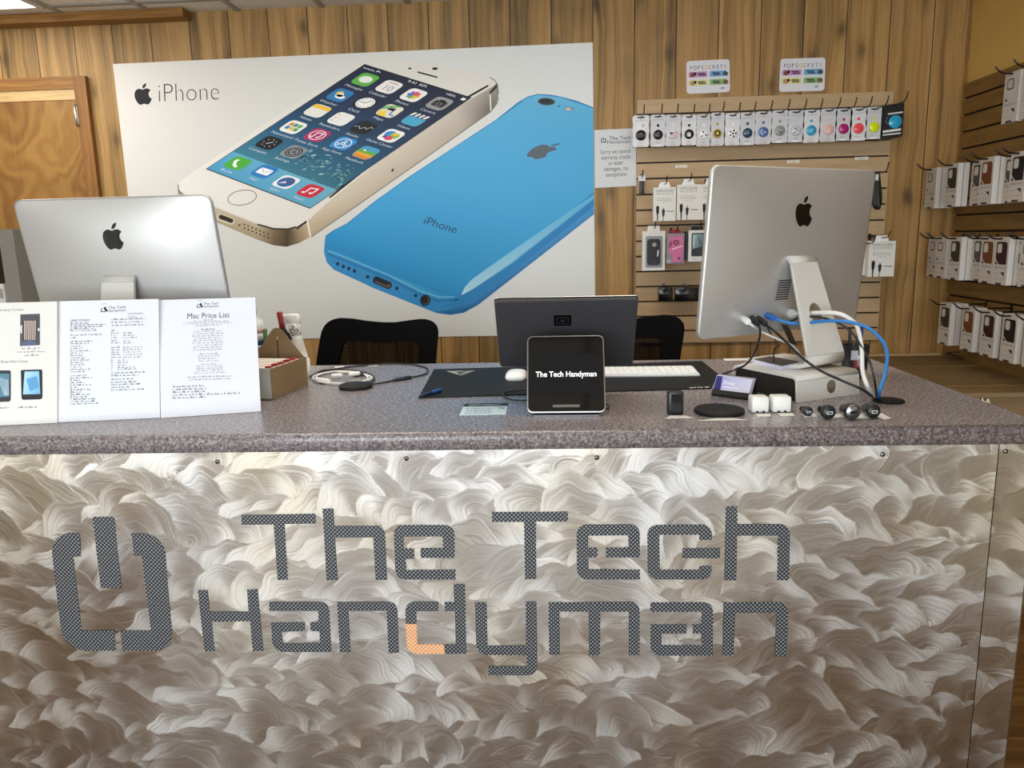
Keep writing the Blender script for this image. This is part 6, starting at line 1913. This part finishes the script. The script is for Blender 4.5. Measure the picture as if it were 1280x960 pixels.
# boxed phone cases, left of the big computer
def case_front(label, px0, py0, px1, py1, frame, case, kind):
    o, fl, (a, b, w, h) = goods('boxed_phone_case', label, px0, py0, px1, py1, 3.72, .022, frame)
    mb = MB(); A = Art(mb, fl, .0005)
    if kind == 'black':
        A.rrect(.52, .53, .74, .80, .06, '#8b9094', 1)
    mb.build('package_print', 'print', o) if kind == 'black' else None
    mb = MB()
    fl2 = lambda u, v, ww: fl(u, v, ww)
    if kind == 'black':
        mb.prism(rrect_pts(.5, .53, .58, .66, .10), fl2, .001, .006, case); B = Art(mb, lambda u, v, hh: fl(u, v, .006+hh), .0005)
        B.ell(.52, .345, .09, .045, '#b9b6b2', 1); B.ell(.52, .345, .05, .025, '#6f6c68', 2); B.poly([(.66, .5), (.72, .48), (.7, .62), (.64, .66)], '#dcdcdc', 1); B.rect(.5, .80, .62, .82, '#3a3a3d', 1)
    elif kind == 'pink':
        mb.prism(fillet([(.14, .08, .08), (.92, .08, .08), (.94, .5), (.9, .95, .08), (.34, .95, .08), (.3, .72), (.12, .6)]), fl2, .001, .006, case); B = Art(mb, lambda u, v, hh: fl(u, v, .006+hh), .0005)
        B.ell(.52, .30, .17, .085, '#5b2c40', 1); B.ell(.52, .30, .10, .05, '#b05f84', 2); B.poly([(.3, .5), (.9, .40), (.9, .43), (.3, .54)], '#f1d8e2', 1); B.poly([(.12, .3), (.3, .22), (.3, .4), (.14, .5)], '#8f4566', 1); B.ell(.7, .82, .09, .05, '#6d3550', 1)
        B.rect(.0, .86, .28, .97, '#9fa6b0', 1)
    else:
        mb.prism(rrect_pts(.52, .46, .74, .74, .04), fl2, .001, .004, '#202428'); B = Art(mb, lambda u, v, hh: fl(u, v, .004+hh), .0005)
        B.poly([(.2, .13), (.84, .13), (.84, .5), (.2, .6)], ['#9db8bf', '#6a8088', '#2a3238', '#7fa3ac'], 1); B.line([(.3, .15), (.26, .5)], .04, '#cfe0e4', 2); B.line([(.5, .2), (.6, .45)], .05, '#3d474d', 2); B.scribble(.2, .84, .93, .03, '#9a9da0', -1, 2)
    mb.build('phone_case' if kind != 'photo' else 'front_picture', 'plastic', o)
    mb = MB(); mb.prism([(.25, -.13), (.75, -.13), (.78, .0), (.22, .0)], fl2, -.012, -.010, {'black': '#dcd9d4', 'pink': '#8f2433', 'photo': '#1b1c1e'}[kind]); mb.build('hang_tab', 'print', o)
    hook('black display hook carrying the '+label, (a[0]+b[0])/2, min(GR, key=lambda g: abs(g-a[2]-.02)), a[2]+h*.07, 3.665, .03)
case_front('white boxed black phone case on the lower left hook', 803, 289, 831, 337.8, '#d9d8d6', '#131416', 'black')
case_front('pink phone case in a clear packet with red tab', 833.5, 292, 855, 329.5, '#8e8b92', '#c96c9a', 'pink')
case_front('white boxed case with a dark phone picture beside the big computer', 861, 288, 884, 326.5, '#e3e3e2', '#202428', 'photo')
for k in range(3):
    goods('boxed_phone_case', ['thin black case box edge nearest the pink case', 'thin black case box edge in the middle of three edges', 'thin black case box edge beside the phone picture box'][k], 855.8+k*1.8, 289.5, 857.2+k*1.8, 325, 3.735, .03, '#1b1a1d' if k % 2 == 0 else '#4a4648')
for (x0, x1, lb) in ((823.5, 841, 'flat black packet on the lowest slats, left of its twin'), (844, 873, 'wider flat black packet on the lowest slats beside the computer')):
    o, fl, (a, b, w, h) = goods('black_packet', lb, x0, 359.5, x1, 376, 3.79, .03, '#121213', mat='gloss', bev=.002)
    mb = MB(); A = Art(mb, fl, .0004); A.scribble(.2, .85, .5, .08, '#4b4b4d', 1, 1); A.scribble(.3, .7, .72, .06, '#3d3d40', 1, 2); mb.build('package_print', 'print', o)
    hook('short black hook carrying the '+lb, (a[0]+b[0])/2, 1.212, a[2]-.003, 3.76, .012)
# black cable bundle right of the computer
c = Yp(1097, 216, 3.72)
bd = thing('cable_bundle', 'black cable bundle hanging right of the big computer top corner', 'cable', Yp(1097, 262, 3.72))
mb = MB()
for k in range(4):
    lp = [Yp(1097+(-1.5+k*.8), 217, 3.72-.004*k), Yp(1093.5+k*1.2, 232, 3.715-.004*k), Yp(1092+k*2.2, 250, 3.71-.004*k), Yp(1094+k*1.6, 259.5, 3.71-.004*k), Yp(1099-k*.5, 258, 3.715), Yp(1100.5-k*.8, 246, 3.72), Yp(1099, 230, 3.725), Yp(1097.5, 217, 3.725)]
    mb.tube(spline(lp, 5), .0075, '#0d0d0f', 7)
mb.build('loops', 'cable', bd)
mb = MB(); mb.tube([Yp(1096.6, 218, 3.705), Yp(1096, 226, 3.70)], .008, '#cfcfcd', 8); mb.build('white_band', 'plastic', bd)
hook('black display hook carrying the black cable bundle', c[0], 1.808, float(Yp(1097, 217, 3.72)[2]), 3.62, .04)

# ================================================================== BOXED CASES ON THE SIDE WALL
SW_, SH_, ST_ = .098, .182, .024
CASES = {'clear': ('#b9b2a8', 'clear'), 'olive': ('#2b2818', 'olive green'), 'grey': ('#413e3c', 'charcoal grey'), 'tan': ('#613516', 'tan brown'), 'maroon': ('#2c0d14', 'maroon'), 'black': ('#0e0d0f', 'black')}
_cb = {}
def case_proto(kind, plain=False):
    """local frame: x = outward (towards the room is -x), y = along wall, z up from the box bottom"""
    col = CASES[kind][0]
    mb = MB()
    K = '#ccc8c2'
    z_n = .012
    mb.box((0, -SW_/2, .0), (ST_-.002, SW_/2, SH_), K)
    body = mb
    # u from the far edge (left as seen) to near edge, v down
    fn = lambda u, v, h: V(-h, SW_/2-u*SW_, SH_-v*SH_)
    pr = MB(); A = Art(pr, fn, .0004)
    A.rect(.0, .0, 1, 1, '#b3aba0', 1)
    if not plain:
        A.scribble(.14, .5, .055, .022, '#4c4844', 2, 2)
        A.rect(.08, .605, .95, .67, '#a9a298', 2); A.scribble(.12, .8, .645, .025, '#7c766e', 3, 3)
        A.poly([(.56, .73), (.82, .73), (.82, .82)], '#1e1b19', 2)
        A.scribble(.12, .5, .77, .022, '#8d877e', 2, 4)
        for k in range(4): A.ell(.2+.2*k, .875, .05, .02, '#9a948b', 2, n=8)
        A.rect(.28, .955, .68, 1.0, '#3b342d', 2)
    dd = MB()
    fnd = lambda u, v, h: fn(u, v, h+.001)
    B = Art(dd, fnd, .0004)
    if not plain:
        outl = fillet([(.16, .10, .06), (.84, .10, .10), (.90, .16, .04), (.90, .57, .02), (.42, .57), (.16, .46, .04)])
        if kind == 'clear':
            B.poly(outl, '#b0a99f', 1)
            B.poly(fillet([(.2, .13, .08), (.66, .13, .08), (.66, .34, .08), (.2, .34, .08)]), '#2b2723', 2); B.poly(fillet([(.25, .15, .06), (.61, .15, .06), (.61, .315, .06), (.25, .315, .06)]), '#aaa49b', 3)
            B.poly([(.16, .49), (.34, .555), (.16, .555)], '#1c1916', 2)
        else:
            B.poly(outl, '#1a1715' if kind in ('olive', 'maroon', 'grey') else col, 1)
            B.poly(fillet([(.2, .115, .05), (.80, .115, .09), (.86, .17, .04), (.86, .55, .02), (.44, .55), (.19, .45, .04)]), col, 2)
            B.poly(fillet([(.24, .135, .07), (.56, .135, .07), (.56, .33, .07), (.24, .33, .07)]), '#b1aaa1', 3)
            B.poly([(.16, .49), (.34, .57), (.16, .57)], '#1c1916', 2); B.poly([(.14, .475), (.42, .585), (.40, .60), (.14, .5)], '#c9c3ba', 1.5)
    return body, pr, dd
def case_box(kind, label, X, Y, z, plain=False, group=None):
    key = (kind, plain)
    if key not in _cb:
        o = thing('phone_case_box', label, 'package', (X, Y, z))
        b, p, d = case_proto(kind, plain)
        b.build('carton', 'print', o, world=False)
        p.build('face_print', 'print', o, world=False)
        if d.f: d.build('case_window', 'print', o, world=False)
        _cb[key] = o
    else:
        o = dup(_cb[key], (X, Y, z), 0, label)
    o['label'] = label
    if group: o['group'] = group
    elif 'group' in o: del o['group']
    return o
def side_hook(label, y, zr, x1):
    z0 = zr
    path = [(SX+.002, y, z0), (SX-.03, y, z0), (x1+.02, y, zr), (x1+.006, y, zr+.003), (x1-.008, y, zr+.012), (x1-.022, y, zr+.026)]
    mb = MB(); mb.tube(path, .0032, '#121213', 7); mb.box((SX-.004, y-.006, z0-.014), (SX-.0005, y+.006, z0+.016), '#151516')
    o = mb.build('display_hook', 'gloss', loc=(SX, y, z0)); tag(o, label, 'hook')
ORD = ['first', 'second', 'third', 'fourth', 'fifth', 'sixth', 'seventh', 'eighth', 'ninth']
def row(zb, items, rowname):
    """items: (pixel x, pixel y of the face's lower far corner, plane X, kind, boxes in the stack)"""
    for k, (px, py, X, kind, n) in enumerate(items):
        p = Xp(px, py, X)
        y = p[1]-SW_/2
        for j in range(n):
            lab = ('boxed %s phone case, %s stack from the left in the %s side wall row' % (CASES[kind][1], ORD[k], rowname)) if j == 0 else \
                  ('pale case box %s the front one, %s stack in the %s side wall row' % (['', 'just behind', 'two behind'][j], ORD[k], rowname))
            case_box(kind, lab, X+j*(ST_+.001), y, zb, plain=(j > 0))
        side_hook('black hook holding the %s stack from the left in the %s side wall row' % (ORD[k], rowname), y, zb+SH_-.006, X-.045)
row(1.556, [(1154.8, 264.8, 1.72, 'clear', 3), (1180, 260, 1.70, 'olive', 2), (1211, 261, 1.74, 'grey', 1), (1221.5, 258, 1.70, 'tan', 2), (1251, 257, 1.74, 'grey', 1), (1258.7, 256.6, 1.70, 'black', 2), (1290, 254, 1.70, 'tan', 2)], 'upper')
row(1.245, [(1158, 342.8, 1.74, 'clear', 1), (1167.4, 344.4, 1.71, 'clear', 1), (1184.3, 346, 1.70, 'olive', 2), (1212.8, 348.8, 1.74, 'grey', 1), (1223, 350.4, 1.71, 'tan', 1), (1239.6, 351.5, 1.70, 'maroon', 2), (1264.7, 354, 1.74, 'black', 1), (1271.3, 356, 1.71, 'clear', 1)], 'middle')
row(.958, [(1171.7, 427.8, 1.70, 'olive', 3), (1199.4, 437, 1.70, 'tan', 2), (1224, 442, 1.70, 'maroon', 1), (1249, 447.5, 1.70, 'black', 2), (1277, 453, 1.70, 'olive', 1)], 'lower')
row(1.852, [(1251.5, 155.7, 1.70, 'clear', 1), (1274, 152.5, 1.70, 'clear', 2)], 'topmost')

# ================================================================== LIGHT
def area(name, loc, size, energy, col, rot):
    l = bpy.data.lights.new(name, 'AREA'); l.shape = 'RECTANGLE'; l.size, l.size_y = size; l.energy = energy; l.color = col
    o = bpy.data.objects.new(name, l); o.location = loc; o.rotation_euler = rot; COL.objects.link(o); return o
DAY = (.86, .93, 1.0)
for x, e_ in ((-2.6, 98), (-.75, 98), (1.0, 62)):
    area('window_daylight', (x, FY+.02, 1.4), (1.6, 1.85), e_, DAY, (PI/2+.3, 0, 0))
WARM = (1.0, .93, .83)
for x, y, e_ in ((-2.66, 3.1, 14), (-.9, 2.35, 17), (.5, 2.2, 14), (-1.8, -1.3, 18), (.3, -1.3, 14)):
    area('ceiling_lamp', (x, y, CZ-.03), (1.1, .5), e_, WARM, (0, 0, 0))
w = bpy.data.worlds.new('sky'); SC.world = w; w.use_nodes = True
nt = w.node_tree; nt.nodes.clear()
bg = nt.nodes.new('ShaderNodeBackground'); ow = nt.nodes.new('ShaderNodeOutputWorld')
sk = nt.nodes.new('ShaderNodeTexSky'); sk.sky_type = 'HOSEK_WILKIE'; sk.sun_direction = (.3, -.5, .8); sk.turbidity = 4
nt.links.new(sk.outputs[0], bg.inputs[0]); bg.inputs[1].default_value = .6
nt.links.new(bg.outputs[0], ow.inputs[0])
SC.view_settings.view_transform = 'Standard'
SC.view_settings.look = 'None'
SC.view_settings.exposure = 0.0

# things of a kind share a group
GROUPS = {'phone_grip_pack': 'phone grip packs along the top hooks of the back wall', 'display_hook': 'black hooks on the slatted panels', 'phone_case_box': 'boxed phone cases hanging on the side wall',
          'price_strip': 'small white price strips', 'cable_box': 'white cable boxes on the back wall', 'office_chair': 'black office chairs behind the counter', 'car_charger': 'car chargers in a row on the counter',
          'wall_charger': 'white wall charger cubes on the counter', 'packet': 'packets filed in the open cardboard box', 'price_board': 'white price boards leaning on the counter', 'desktop_computer': 'silver computers on the counter',
          'binder': 'white binders in the grey cabinet', 'pen': 'pens in the desk cup', 'brand_sign': 'small white brand signs on the panelling', 'paper_scrap': 'white paper scraps on the countertop',
          'boxed_phone_case': 'boxed phone cases on the back wall hooks', 'black_packet': 'black packets on the lowest slats', 'card_packet': 'card packets beside the right cable box', 'cardboard_carton': 'cartons under the side wall',
          'slatwall_panel': 'slatted display panels', 'black_cable': 'black cables of the right computer', 'charging_pad': 'black round charging pads on the counter'}
for o in SC.objects:
    k = o.name.split('.')[0]
    if o.parent is None and k in GROUPS and 'label' in o.keys(): o['group'] = GROUPS[k]
